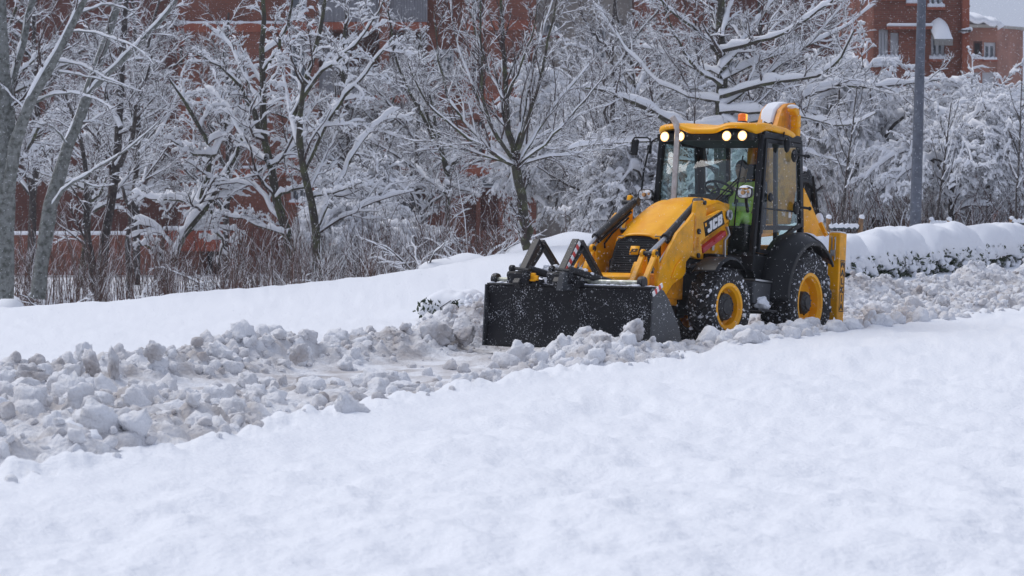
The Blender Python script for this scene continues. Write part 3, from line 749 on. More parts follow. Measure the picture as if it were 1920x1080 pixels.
def trace(pts, Y, base, drift=0.0):
    """seen outline points -> tree coordinates, with a depth drift so that limbs spread towards and away from the street"""
    n = len(pts); o = []
    for i, (px, py) in enumerate(pts):
        t = i / max(1, n - 1); yy = Y + drift * t
        o.append(W(px, py, yy) - base)
    return o
def gz(x, y): return float(ground(np.array(float(x)), np.array(float(y)), False))
def put(o, px, Y, rz=0.0, sc=1.0, z=None):
    x = wx(px, Y); o.location = (x, Y, gz(x, Y) - .1 if z is None else z); o.rotation_euler = (0, 0, rz); o.scale = (sc, sc, sc)
def traced_tree(name, Y, basepx, limbs, specs, seed, bark, amt, **kw):
    bx_, by_ = basepx; base = W(bx_, by_, Y)
    L_ = [(trace(p, Y, base, dr), r0, r1) for p, r0, r1, dr in limbs]
    t = grow(name, L_, specs, seed, bark, amt, **kw); t.location = tuple(base); return t

T = {}
# -- young street tree with a fan of rising branches, left of the loader's bucket
fan = []
A0 = [(1000, 500), (990, 470), (982, 400), (972, 345), (968, 312)]
fan.append((A0, .105, .085, 0.0))
fan.append(([(968, 312), (958, 250), (950, 190), (946, 120), (942, 60), (945, -60)], .075, .015, .3))
for pts, r, dr in [([(968, 312), (920, 282), (850, 245), (790, 180), (765, 120)], .05, -1.0), ([(968, 312), (900, 262), (850, 215), (822, 120), (812, 20)], .045, .8), ([(966, 305), (930, 262), (900, 190), (905, 90), (900, -30)], .045, -1.2),
                   ([(968, 312), (900, 290), (820, 268), (760, 262)], .035, -.5), ([(968, 312), (1010, 240), (1060, 170), (1110, 120), (1140, 90)], .05, .9), ([(970, 312), (1030, 265), (1085, 200), (1140, 130)], .035, -1.0),
                   ([(966, 300), (990, 220), (1020, 120), (1040, 40), (1050, -60)], .045, -.8), ([(964, 290), (985, 190), (1000, 110), (1030, 20), (1050, -40)], .045, 1.1), ([(970, 310), (1050, 290), (1110, 285), (1180, 270)], .03, 1.4),
                   ([(952, 200), (920, 140), (890, 60), (870, -20)], .035, .8), ([(950, 190), (975, 120), (1000, 60), (1010, 0)], .03, -1.3), ([(968, 308), (930, 240), (880, 150), (850, 60), (840, -20)], .035, 1.6), ([(968, 310), (1000, 262), (1050, 235), (1100, 210)], .03, 2.0)]:
    fan.append((pts, r, .009, dr))
twA = [dict(n=13, t0=.12, ang=(22, 48), ln=(.22, .42), P=6, up=.10, rr=.5, rmin=.008, wob=.10), dict(n=7, t0=.2, ang=(25, 55), ln=(.35, .65), P=4, up=.08, rr=.6, rmin=.0065, wob=.12), dict(n=4, ang=(25, 60), ln=(.3, .6), P=4, up=.05, rr=.7, rmin=.0055)]
t = traced_tree("street_tree", 48, (1000, 500), fan, twA, 3, BARK_M, (.034, .018, .013, .010), patch=.3)
tag(t, "young street tree with thin straight trunk and fan of rising branches beside the bucket forks", "tree")

# -- big spreading tree behind the cab, heavy flat limbs
big = [([(1352, 430), (1350, 300), (1351, 200), (1350, 130), (1352, 60), (1348, 0), (1345, -90)], .20, .07, .4),
       ([(1351, 240), (1300, 250), (1235, 215), (1185, 190), (1140, 170), (1090, 165)], .13, .03, -1.5),
       ([(1351, 232), (1420, 240), (1480, 190), (1540, 160), (1600, 162), (1700, 160), (1760, 150)], .13, .02, 1.5),
       ([(1352, 180), (1400, 165), (1460, 150), (1530, 148), (1570, 120), (1600, 60)], .09, .02, -2.0),
       ([(1352, 210), (1430, 205), (1500, 215), (1580, 245), (1640, 215)], .07, .015, -2.5),
       ([(1350, 130), (1400, 70), (1450, 0), (1480, -60)], .08, .02, 1.2), ([(1352, 95), (1400, 80), (1470, 65), (1540, 20), (1590, -30)], .07, .015, -1.8),
       ([(1350, 105), (1310, 60), (1250, 20), (1200, -40)], .07, .015, -1.0), ([(1350, 140), (1290, 125), (1240, 95), (1190, 90)], .05, .012, 1.6),
       ([(1350, 160), (1300, 130), (1260, 60), (1230, -20)], .05, .012, -2.0), ([(1351, 70), (1370, 10), (1390, -60)], .06, .02, 1), ([(1352, 150), (1420, 110), (1500, 95), (1570, 60), (1640, 10)], .05, .012, 2.6),
       ([(1350, 190), (1280, 180), (1220, 150), (1150, 60), (1110, 0)], .05, .012, 2.2), ([(1352, 200), (1450, 130), (1520, 80), (1590, 0)], .05, .012, .5), ([(1350, 230), (1260, 260), (1200, 270), (1130, 265), (1060, 280)], .05, .012, -2.6),
       ([(1352, 220), (1440, 262), (1520, 290), (1570, 300)], .05, .012, -1.6)]
twB = [dict(n=13, t0=.12, ang=(30, 70), ln=(.22, .42), P=6, up=.12, rr=.45, rmin=.011, wob=.16), dict(n=8, ang=(30, 65), ln=(.35, .65), P=5, up=.08, rr=.6, rmin=.008, wob=.15), dict(n=4, ang=(30, 65), ln=(.35, .7), P=4, rr=.7, rmin=.0065, wob=.14)]
t = traced_tree("spreading_tree", 60, (1352, 430), big, twB, 4, BARK_M, (.095, .042, .028, .019), patch=.22)
tag(t, "large dark spreading tree with heavy snow on flat limbs behind the cab roof", "tree")

# -- pale poplars at the left edge
pop1 = [([(8, 560), (8, 450), (15, 330), (10, 200), (6, 90), (0, -80)], .27, .17, 0), ([(10, 420), (22, 290), (47, 200), (92, 133), (133, 55), (164, -10), (200, -90)], .18, .09, -1.2),
        ([(2, 300), (11, 178), (36, 119), (45, 72), (62, 20), (66, -60)], .15, .08, .8), ([(47, 200), (90, 182), (130, 172), (175, 182), (212, 202)], .05, .012, -1.5), ([(92, 133), (120, 90), (150, 30), (165, -20)], .07, .03, 1.2),
        ([(110, 115), (150, 118), (190, 142), (230, 158), (275, 175)], .035, .01, -1), ([(110, 135), (140, 140), (200, 152), (255, 168)], .03, .01, .6), ([(133, 60), (180, 60), (230, 78), (262, 92), (290, 120)], .035, .009, -1.6), ([(150, 25), (190, 8), (235, 14), (262, 32)], .035, .009, 1.3)]
twP = [dict(n=7, t0=.3, ang=(30, 70), ln=(.14, .30), P=6, up=.05, rr=.25, rmin=.008, wob=.18), dict(n=6, ang=(30, 60), ln=(.3, .6), P=4, rr=.6, rmin=.006, wob=.15), dict(n=3, ang=(30, 60), ln=(.35, .7), P=3, rr=.7, rmin=.005)]
t = traced_tree("poplar_tree", 45, (8, 560), [(p, a * .72, b_ * .72, d) for p, a, b_, d in pop1], twP, 11, BARK_P, (.030, .018, .014, .010), S0=12, wobl=.012)
tag(t, "thick pale-barked poplar cut by the left edge of the picture", "tree")
pop2 = [([(70, 560), (76, 500), (89, 400), (101, 350), (130, 272), (167, 178), (189, 105), (222, 33), (240, -60)], .22, .10, 0), ([(167, 178), (211, 128), (250, 94), (292, 50), (330, 10), (360, -50)], .10, .04, -1.4), ([(92, 395), (120, 350), (170, 325), (210, 300), (262, 262), (300, 225)], .06, .012, -1.8),
        ([(101, 350), (140, 335), (180, 352), (215, 345)], .04, .01, 1), ([(250, 94), (275, 58), (300, 55), (325, 42)], .03, .01, .8), ([(189, 105), (215, 60), (228, -10), (232, -70)], .07, .03, 1.5), ([(130, 272), (112, 250), (95, 235), (60, 230)], .04, .01, -1), ([(180, 150), (225, 120), (262, 108), (300, 118)], .04, .01, 1.8)]
t = traced_tree("poplar_tree", 47, (70, 560), [(p, a * .72, b_ * .72, d) for p, a, b_, d in pop2], twP, 12, BARK_P, (.035, .020, .015, .010), S0=12, wobl=.012)
tag(t, "slanting pale poplar leaning right with long diagonal trunk, second from the left", "tree")

# -- dark thin trees between the poplars
dk = [dict(n=11, t0=.25, ang=(30, 75), ln=(.22, .42), P=6, up=.10, rr=.4, rmin=.010, wob=.2), dict(n=9, ang=(30, 65), ln=(.35, .65), P=5, up=.05, rr=.6, rmin=.008, wob=.18), dict(n=5, ang=(30, 65), ln=(.35, .7), P=3, rr=.7, rmin=.0065, wob=.15)]
d1 = [([(188, 560), (186, 519), (193, 463), (200, 400), (210, 350), (224, 310), (228, 240), (222, 150), (235, 60), (240, -60)], .13, .05, .5), ([(182, 560), (178, 519), (163, 463), (161, 400), (165, 330), (150, 250), (120, 160)], .10, .03, -1), ([(224, 310), (250, 250), (262, 180), (290, 100)], .07, .02, -1.2), ([(228, 240), (200, 190), (190, 120), (160, 60)], .06, .02, 1.2)]
t = traced_tree("dark_tree", 56, (185, 560), d1, dk, 13, BARK, (.06, .038, .028, .020)); tag(t, "dark twin-stemmed tree with crooked trunk between slanting poplar and snow laden tree", "tree")
d2 = [([(242, 560), (240, 470), (248, 400), (255, 340), (262, 290), (260, 200), (275, 100), (300, 0)], .09, .03, .6), ([(248, 400), (225, 350), (215, 290), (180, 240)], .05, .015, -1), ([(262, 290), (300, 250), (330, 190), (350, 120)], .05, .015, 1.5)]
t = traced_tree("dark_tree", 62, (242, 560), d2, dk, 14, BARK, (.06, .042, .030, .020)); tag(t, "thin dark tree with single stem just right of the twin-stemmed dark tree", "tree")

# -- snow laden trees in front of the brick wall
hv = [dict(n=10, t0=.15, ang=(35, 75), ln=(.20, .40), P=6, up=.06, rr=.45, rmin=.013, wob=.18), dict(n=8, ang=(30, 65), ln=(.35, .60), P=5, up=.02, rr=.6, rmin=.010, wob=.2, droop=.06), dict(n=3, ang=(30, 60), ln=(.35, .7), P=3, rr=.7, rmin=.008, wob=.15, droop=.05)]
s1 = [([(562, 540), (556, 500), (540, 440), (520, 370), (500, 300), (486, 242), (490, 180), (497, 120), (494, 60), (494, -80)], .13, .04, .4), ([(486, 242), (470, 190), (430, 140), (395, 112), (370, 105)], .07, .015, -1.3), ([(488, 196), (455, 130), (430, 80), (390, 50)], .06, .015, 1.1), ([(497, 130), (525, 90), (545, 30), (560, -40)], .05, .015, -.9), ([(500, 300), (470, 285), (440, 225), (415, 180), (385, 165)], .06, .015, 1.5), ([(520, 370), (560, 350), (610, 345), (650, 340)], .05, .012, -1.4), ([(540, 440), (480, 420), (430, 400), (390, 395)], .05, .012, 1.0), ([(505, 310), (560, 270), (600, 230), (640, 200)], .05, .012, 1.9)]
t = traced_tree("snowy_tree", 57, (562, 540), s1, hv, 15, BARK_M, (.085, .10, .065, .046), patch=.12); tag(t, "snow laden dark tree with tall upright stem in front of the brick wall", "tree")
s2 = [([(598, 540), (592, 480), (596, 420), (585, 370), (570, 320), (557, 270), (552, 215), (570, 165), (588, 120), (605, 50), (622, -60)], .11, .035, -.4), ([(557, 270), (545, 220), (535, 160), (530, 100)], .05, .012, 1.2), ([(552, 215), (585, 150), (640, 110), (690, 60), (720, 0)], .06, .012, -1.5), ([(596, 420), (640, 330), (670, 270), (710, 225), (750, 205)], .08, .02, 1.4), ([(650, 180), (640, 120), (650, 40), (655, -60)], .05, .02, .5), ([(570, 320), (620, 220), (650, 180), (690, 130), (740, 70)], .06, .02, -.8), ([(585, 370), (630, 360), (680, 345)], .04, .012, -1.8)]
t = traced_tree("snowy_tree", 55, (598, 540), s2, hv, 16, BARK_M, (.085, .10, .065, .046), patch=.12); tag(t, "snow laden tree with curving trunk before the balconies, right of the upright one", "tree")
s3 = [([(300, 560), (318, 500), (345, 440), (370, 390), (395, 340), (402, 290), (380, 235), (345, 190), (320, 150)], .12, .03, 0), ([(345, 440), (385, 390), (415, 340), (440, 295), (462, 250), (470, 190)], .10, .02, -1.2), ([(402, 290), (425, 240), (418, 180), (400, 130)], .06, .015, 1.2), ([(370, 390), (330, 370), (290, 375), (250, 360)], .06, .015, 1), ([(318, 500), (290, 470), (260, 455)], .05, .02, -1), ([(415, 340), (390, 420), (425, 455), (410, 495)], .05, .02, 1.8), ([(402, 290), (360, 290), (320, 260)], .05, .015, -1.6)]
t = traced_tree("snowy_tree", 59, (300, 560), s3, hv, 17, BARK_M, (.12, .13, .085, .055), patch=.05); tag(t, "leaning white-coated tree crossing the brick wall left of the garage entrance", "tree")
s4 = [([(835, 560), (832, 470), (838, 400), (842, 340), (835, 290), (812, 260), (795, 200)], .09, .03, 0), ([(842, 320), (868, 285), (880, 270)], .07, .05, -.6), ([(838, 360), (800, 335), (770, 300)], .06, .015, 1.2), ([(838, 345), (870, 355), (900, 365)], .035, .012, -1.2), ([(842, 330), (820, 250), (800, 150), (790, 60)], .05, .015, .9), ([(812, 260), (770, 180), (740, 100), (730, 20)], .05, .015, -1)]
t = traced_tree("snowy_tree", 62, (835, 560), s4, dk, 18, BARK_M, (.10, .050, .035, .024)); tag(t, "small forked tree with snow in its crotch before the lattice windows", "tree")

# -- kinds that fill the wood behind: one of each, then copies
def rnd_limbs(rng, n, h, r, spread, lean=(0, 0), crook=.12, tz=(.25, .8)):
    L_ = []; top = np.array([lean[0], lean[1], h])
    tr = [np.zeros(3)]
    for k in range(1, 6): tr.append(top * k / 5 + rng.normal(size=3) * crook * np.array([1, 1, .2]))
    L_.append((tr, r, r * .25))
    for i in range(n):
        t = rng.uniform(*tz); f = t * 5; k = int(f); p = tr[k] * (1 - (f - k)) + tr[min(5, k + 1)] * (f - k)
        a = rng.uniform(0, 2 * math.pi); l = spread * rng.uniform(.6, 1.1) * (1.15 - t * .6); u = rng.uniform(.35, 1.1)
        q = [p]
        for j in range(1, 5):
            g = j / 4; q.append(p + np.array([math.cos(a + .25 * g), math.sin(a + .25 * g), 0]) * l * g + np.array([0, 0, l * u * g * (1.1 - .35 * g)]) + rng.normal(size=3) * crook * .6)
        L_.append((q, r * .5 * (1.1 - t * .5), r * .1))
    return L_
def weep_limbs(rng, n, h, r, spread):
    L_ = [([np.array([0, 0, 0.]), np.array([.1, 0, h * .25]), np.array([-.1, .1, h * .5]), np.array([.1, 0, h * .7])], r, r * .5)]
    for i in range(n):
        a = rng.uniform(0, 2 * math.pi); l = spread * rng.uniform(.5, 1.1); z0 = h * rng.uniform(.3, .7); q = []
        pk = h * rng.uniform(.55, 1.0)
        for j in range(6):
            g = j / 5; z = z0 + (pk - z0) * math.sin(math.pi * min(1, g * 1.0) * .62) / math.sin(math.pi * .5) - (g ** 3) * pk * rng.uniform(.35, .6)
            q.append(np.array([math.cos(a) * l * g, math.sin(a) * l * g, z]))
        L_.append((q, r * .45, r * .1))
    return L_
g2 = np.random.default_rng(77)
wv = [dict(n=15, t0=.15, ang=(25, 60), ln=(.25, .45), P=6, up=.10, rr=.45, rmin=.012, wob=.14, droop=.22), dict(n=9, ang=(20, 55), ln=(.35, .65), P=5, up=-.05, rr=.6, rmin=.009, wob=.16, droop=.32), dict(n=4, ang=(25, 55), ln=(.3, .6), P=3, up=-.05, rr=.7, rmin=.007, wob=.16, droop=.3)]
kinds = {
    'fine': grow("bare_tree", rnd_limbs(g2, 15, 9.5, .14, 3.6), [dict(n=11, t0=.2, ang=(28, 60), ln=(.25, .45), P=5, up=.12, rr=.4, rmin=.012, wob=.16), dict(n=9, ang=(28, 60), ln=(.35, .65), P=4, up=.08, rr=.6, rmin=.010, wob=.15), dict(n=4, ang=(28, 60), ln=(.4, .7), P=3, rr=.7, rmin=.008)], 31, BARK, (.05, .030, .022, .017)),
    'crook': grow("bare_tree", rnd_limbs(g2, 13, 8.5, .15, 4.2, lean=(1.2, .3), crook=.25), [dict(n=12, t0=.2, ang=(32, 72), ln=(.25, .45), P=5, up=.05, rr=.4, rmin=.012, wob=.24), dict(n=9, ang=(30, 70), ln=(.35, .65), P=4, rr=.6, rmin=.010, wob=.24, droop=.05), dict(n=4, ang=(28, 60), ln=(.4, .7), P=3, rr=.7, rmin=.008)], 32, BARK_M, (.12, .070, .045, .032)),
    'weep': grow("weeping_tree", weep_limbs(g2, 20, 7.0, .15, 3.6), wv, 33, BARK, (.24, .17, .125, .085), patch=.12),
    'weep2': grow("weeping_tree", weep_limbs(g2, 24, 5.2, .13, 3.2), wv, 34, BARK, (.24, .17, .130, .090), patch=.12),
}
used = set()
def wood(kind, px, Y, rz, sc, label, z=None, group="trees of the wood behind the clearing"):
    o = kinds[kind] if kind not in used else copy_tree(kinds[kind]); used.add(kind)
    put(o, px, Y, rz, sc, z); tag(o, label, "tree", group)
# right side: white drooping masses between the loader and the edge
for i, (k, px, Y, rz, sc, lab) in enumerate([
    ('weep', 1850, 66, .3, .70, "dome of drooping white twigs nearest the right edge"),
    ('weep', 1760, 74, 2.1, .80, "tall white drooping tree under the snowy awning block"),
    ('weep2', 1850, 78, 3.2, .8, "low white tree filling the gap below the pale brick house"),
    ('weep2', 1690, 76, 5.2, .95, "low white tree directly behind the lamp post"),
    ('weep', 1905, 72, 4.2, .62, "small drooping white tree at the right edge behind the sapling"),
    ('weep2', 1640, 64, 1.2, 1.05, "low white arching tree left of the lamp post"),
    ('weep', 1570, 76, 4.0, .85, "white drooping tree behind the sapling nearest the loader"),
    ('weep2', 1780, 60, 5.1, .72, "small white drooping tree behind the middle sapling stakes"),
    ('crook', 1690, 70, .8, .62, "crooked snowy tree leaning over the lamp post"),
    ('crook', 1520, 80, 3.3, .85, "crooked snowy tree right behind the loader boom"),
    ('fine', 1905, 80, 1.0, .55, "thin frosted tree before the pale brick house"),
    ('weep2', 1935, 70, 2.7, .9, "white drooping tree cut by the right edge"),
    ('weep2', 1500, 66, .2, .95, "low white thicket tree right behind the cab"),
    ('fine', 1420, 78, 2.6, 1.1, "fine twigged tree behind the beacon"),
    ('weep', 1290, 84, 5.5, 1.2, "white drooping tree behind the exhaust pipe"),
    ('crook', 1200, 76, 1.9, 1.05, "crooked snowy tree left of the cab mirror"),
    ('weep', 1120, 82, .9, 1.2, "white drooping tree before the beige wall"),
    ('fine', 425, 78, 5.1, .95, "fine twigged tree before the brick wall with belt courses"),
    ('fine', 645, 82, 3.9, 1.05, "fine twigged tree hanging before the balcony fronts"),
    ('fine', 790, 74, .9, .85, "fine twigged tree left of the central brick tower"),
    ('fine', 255, 82, 2.3, 1.05, "fine twigged tree behind the dark stems"),
    ('weep', 690, 72, 3.0, .66, "ghostly white drooping tree between balconies and lattice windows"),
    ('crook', 725, 84, 5.0, .85, "crooked snowy tree behind the ghostly drooping tree"),
    ('weep2', 680, 62, 1.5, .66, "low white thicket tree below the balconies"),
    ('crook', 150, 76, .4, .8, "crooked snowy tree between the two poplars"),
    ('fine', 60, 84, 3.6, 1.2, "fine twigged tree just right of the thick poplar"),
    ('crook', -10, 72, 5.2, 1.0, "crooked snowy tree behind the thick poplar"),
    ('weep', 1400, 96, 2.9, 1.3, "white drooping tree far behind the cab"),
    ('fine', 1150, 70, 5.6, .95, "fine twigged tree between street tree and spreading tree"),
    ('weep2', 1240, 70, 3.3, 1.0, "low white thicket tree behind the far mirror")]):
    wood(k, px, Y, rz, sc, lab)
for k_ in kinds:
    if k_ not in used: raise RuntimeError(k_)

# -- saplings tied between stakes on the bank
def sapling(px, Y, toppx, toppy, r, seed, label, basepy):
    base = W(px, basepy, Y); rng_ = np.random.default_rng(seed)
    tr = [(px, basepy + 25)] + [(px + (toppx - px) * t + rng_.normal() * 1.5, basepy + (toppy - basepy) * t) for t in (0, .25, .5, .75, 1)]
    limbs = [(trace(tr, Y, base, .1), r, r * .3)]
    for i in range(9):
        t = .25 + .6 * i / 9; bxp = px + (toppx - px) * t; byp = basepy + (toppy - basepy) * t; sgn = -1 if i % 2 else 1; l = rng_.uniform(40, 75) * (1.1 - t * .5)
        limbs.append((trace([(bxp, byp), (bxp + sgn * l * .25, byp - l * .5), (bxp + sgn * l * .42, byp - l * 1.25)], Y, base, rng_.uniform(-.5, .5)), r * .35, .005))
    o = grow("sapling", limbs, [dict(n=4, t0=.3, ang=(20, 45), ln=(.15, .3), P=4, up=.1, rr=.5, rmin=.005)], seed, BARK, (.012, .012, .010), Pl=8, S0=6, patch=.35, wobl=.008)
    o.location = tuple(base); tag(o, label, "tree", "staked saplings on the snowy bank")
sapling(1577, 50, 1606, 165, .034, 51, "slim bare sapling between stakes, nearest the loader", 415)
sapling(1755, 53, 1782, 195, .034, 52, "slim bare sapling between stakes right of the lamp post", 425)
sapling(1903, 56, 1916, 150, .034, 53, "slim bare sapling at the right edge beside a stake", 420)

# -- undergrowth along the far rim of the field
def stems():
    rg = np.random.default_rng(91); VV, QQ, b = [], [], 0; SV, SQ, sb = [], [], 0
    def batch(n, pxr, Yr, hr, rad, lean, P=5):
        nonlocal b, sb
        px = rg.uniform(*pxr, n); px += 18 * np.sin(px * .05); Y = rg.uniform(*Yr, n); x = (px - 960) / FPX * Y; z = ground(x, Y, False) - .05
        h = rg.uniform(*hr, n) * rg.uniform(.6, 1, n); d = np.stack([rg.normal(0, lean, n), rg.normal(0, lean, n), np.ones(n)], 1); bend = rg.normal(0, lean * .9, (n, 3)); bend[:, 2] = -.15 * np.abs(bend[:, 0])
        t = np.linspace(0, 1, P)[None, :, None]
        C = np.stack([x, Y, z], 1)[:, None] + d[:, None] * h[:, None, None] * t + bend[:, None] * h[:, None, None] * t ** 2 + rg.normal(0, .015, (n, P, 3))
        R = rad * rg.uniform(.6, 1.3, (n, 1)) * np.linspace(1, .35, P)[None]
        v, q = tubes(C, R, 3); VV.append(v); QQ.append(q + b); b += len(v)
        c2, r2 = children(C, R, 4, rg, t0=.35, ang=(18, 40), ln=(.2, .45), P=4, up=.15, rr=.6, rmin=.0045)
        v, q = tubes(c2, r2, 3); VV.append(v); QQ.append(q + b); b += len(v)
        v, q = snow_on(c2, r2, .012, rg, patch=.75); SV.append(v); SQ.append(q + sb); sb += len(v)
        v, q = snow_on(C, R, .012, rg, patch=.75); SV.append(v); SQ.append(q + sb); sb += len(v)
    batch(900, (-40, 560), (47, 58), (.9, 2.1), .010, .10); batch(900, (480, 960), (52, 66), (.9, 2.5), .011, .16)
    batch(420, (540, 800), (50, 56), (.8, 1.8), .011, .30); batch(160, (-40, 900), (54, 62), (2.2, 3.6), .015, .12, 6); batch(260, (850, 1350), (56, 70), (.8, 1.9), .012, .2)
    batch(900, (1540, 1960), (58, 74), (.6, 2.0), .013, .24)
    o = mesh_obj("undergrowth", np_mesh("undergrowth", np.concatenate(VV), np.concatenate(QQ), STEMM)); o['kind'] = 'stuff'; tag(o, "tangle of thin reddish brown stems along the far rim of the snow field", "undergrowth")
    o = mesh_obj("snow_on_undergrowth", np_mesh("snow_on_undergrowth", np.concatenate(SV), np.concatenate(SQ), SNOW_TREE)); o['kind'] = 'stuff'; tag(o, "specks of snow caught on the thin brown stems", "snow")
stems()
# low bushes with bent snowy branches
def bush(px, Y, n, h, seed, label):
    rg = np.random.default_rng(seed); limbs = []
    for i in range(n):
        a = rg.uniform(0, 6.28); l = h * rg.uniform(.5, 1.0); u = rg.uniform(.3, 1.1)
        limbs.append(([np.array([0, 0, 0.]), np.array([math.cos(a) * l * .3, math.sin(a) * l * .3, l * .45 * u]), np.array([math.cos(a) * l * .75, math.sin(a) * l * .6, l * .8 * u]), np.array([math.cos(a) * l * 1.1, math.sin(a) * l, l * .9 * u])], .022, .008))
    o = grow("bush", limbs, [dict(n=6, t0=.3, ang=(25, 60), ln=(.2, .45), P=4, up=.1, rr=.6, rmin=.006), dict(n=3, ang=(25, 60), ln=(.3, .6), P=3, rr=.7, rmin=.005)], seed, BARK, (.030, .028, .022), Pl=7, S0=5, patch=.1)
    put(o, px, Y); tag(o, label, "bush", "bare bushes along the wood edge")
bush(880, 52, 9, 1.5, 61, "bare bush with snowy bent twigs left of the street tree trunk")
bush(790, 50, 8, 1.2, 62, "bare bush with snowy twigs at the foot of the forked tree")
bush(700, 54, 9, 1.4, 63, "bare bush in the thicket below the balconies")
bush(440, 50, 10, 1.9, 64, "tall bare bush in front of the garage entrance's right side")
bush(250, 48, 8, 1.2, 65, "bare bush left of the garage entrance")
bush(100, 46, 8, 1.0, 66, "bare bush at the foot of the slanting poplar")
bush(945, 58, 8, 1.3, 67, "bare bush right behind the street tree trunk")
# snow mounds on the thicket floor
def mound(px, Y, r, h, label, dz=0):
    b = MB(); b.ball((0, 0, 0), (r, r * .8, h), 20, 12); rg = np.random.default_rng(int(px))
    b.v = [(x * (1 + .12 * math.sin(3 * x / r + px)), y, z * (1 + .15 * math.sin(4 * x / r + 2 * y / r))) for x, y, z in b.v]
    o = b.build("snow_mound", SNOW_SOFT, smooth=True); x = wx(px, Y); o.location = (x, Y, gz(x, Y) + dz); tag(o, label, "snow mound", "snow mounds along the wood edge")
for px, Y, r, h, l in [(8, 46, .55, .55, "round snow mound at the foot of the thick poplar"), (905, 54, 1.1, .6, "low snow mound left of the street tree trunk"), (860, 50, .8, .35, "snow mound under the forked tree"), (1055, 52, 1.2, .5, "snow mound right of the street tree trunk"), (590, 49, .5, .25, "small snow mound below the curving tree"), (30, 60, 2.2, .6, "wide snow mound before the annex wall")]:
    mound(px, Y, r, h, l)
# ------------------------------------------------------------------ hedge with its thick snow caps
def hedge(s0, s1, v0, seed, label, cap_h=.62, hh=.42, wid=1.1):
    rg = np.random.default_rng(seed); sm = (s0 + s1) / 2; x0, y0 = xy(sm, v0); zb = float(z_far(np.array(sm), np.array(v0 + .6)))
    root = empty("hedge", (x0, y0, zb), math.atan2(BY, BX)); tag(root, label, "hedge", "hedge bushes under thick snow along the lane")
    L2 = (s1 - s0) / 2
    n = 900; u = rg.uniform(-L2, L2, n); y = rg.uniform(-.5, .5, n); z = rg.uniform(-.05, hh + .02, n)
    d = rg.normal(size=(n, 3)); d /= np.linalg.norm(d, axis=1, keepdims=True); w = rg.normal(size=(n, 3)); w = np.cross(d, w); w /= np.linalg.norm(w, axis=1, keepdims=True)
    y = np.where(rg.uniform(size=n) < .6, -.50 + rg.normal(0, .06, n), y) * wid / 1.1; z = z * (1 if wid > 1 else .7); c = np.stack([u, y, z + .05], 1); l = rg.uniform(.035, .07, (n, 1)); ww = l * .42
    V = np.stack([c - d * l, c + w * ww, c + d * l, c - w * ww], 1).reshape(-1, 3); Q = np.arange(4 * n).reshape(-1, 4)
    m = mesh_obj("foliage", np_mesh("foliage", V, Q, LEAFM, smooth=False), root)
    tw = MB()
    for i in range(26):
        a = (rg.uniform(-L2, L2), rg.uniform(-.3, .3), -.1); tw.tube([a, (a[0] + rg.normal() * .1, a[1] + rg.normal() * .12 - .08, hh * .6), (a[0] + rg.normal() * .15, a[1] + rg.normal() * .1 - .12, hh)], [.012, .009, .006], 4)
    tw.build("stems", BARK, root)["kind"] = "stuff"
    # snow tufts among the leaves
    n = 60; VV, FF = [], []
    for i in range(n):
        P = sh2[rg.integers(len(sh2))] * rg.uniform(.03, .085) + np.array([rg.uniform(-L2, L2), -.50 + rg.normal() * .05, rg.uniform(-.02, hh + .05)]); VV.append(P); FF.append(f2 + 42 * i)
    mesh_obj("snow_tuft", np_mesh("snow_tuft", np.concatenate(VV), None, SNOW_SOFT, tris=np.concatenate(FF)), root)['kind'] = 'stuff'
    # the cap: a pillow with an overhanging lip
    nu, nv = 48, 22; V = []
    for i in range(nu + 1):
        for j in range(nv + 1):
            a = -1 + 2 * i / nu; b = -1 + 2 * j / nv
            e = max(0, 1 - abs(a) ** 4.5) ** .5; f = max(0, 1 - abs(b) ** 2.8) ** .42
            xx = a * (L2 + (.07 if wid > 1 else -.08)); yy = b * wid * .50 - .04
            V.append((xx, yy, hh + (cap_h * e * f) * (1 + .10 * math.sin(1.7 * xx + seed) + .06 * math.sin(4.1 * xx + yy * 3 + seed)) - .14 * (1 - e * f)))
    V = np.array(V); V[:, 2] += fbm(V[:, 0] * 1.3 + seed, V[:, 1] * 1.6, 4, seed) * .17 - .04; V[:, 1] += fbm(V[:, 0] * 2.4, V[:, 2] * 2 + seed, 4, seed + 1) * .11
    i = np.arange(nu)[:, None] * (nv + 1) + np.arange(nv)[None]; Q = np.stack([i, i + nv + 1, i + nv + 2, i + 1], -1).reshape(-1, 4)
    o = mesh_obj("snow_cap", np_mesh("snow_cap", V, Q, SNOW_SOFT), root); md = o.modifiers.new("s", 'SOLIDIFY'); md.thickness = .12
for s0, s1, sd_, lab, ch in [(-.75, .25, 1, "small leafy hedge bush poking out left of the loader bucket", .22), (11.1, 13.9, 4, "hedge bush right beside the loader's rear leg", .62),
                             (14.0, 16.9, 5, "hedge bush with rounded snow cap left of the lamp post foot", .62), (17.0, 20.0, 6, "hedge bush right of the lamp post foot", .62), (20.1, 23.6, 7, "second hedge bush from the right edge", .60), (23.7, 28.5, 8, "rightmost hedge bush cut by the picture edge", .60)]:
    hedge(s0, s1, -4.35, sd_, lab, ch, hh=(.42 if s0 > 5 else .26), wid=(1.1 if s0 > 5 else .8))

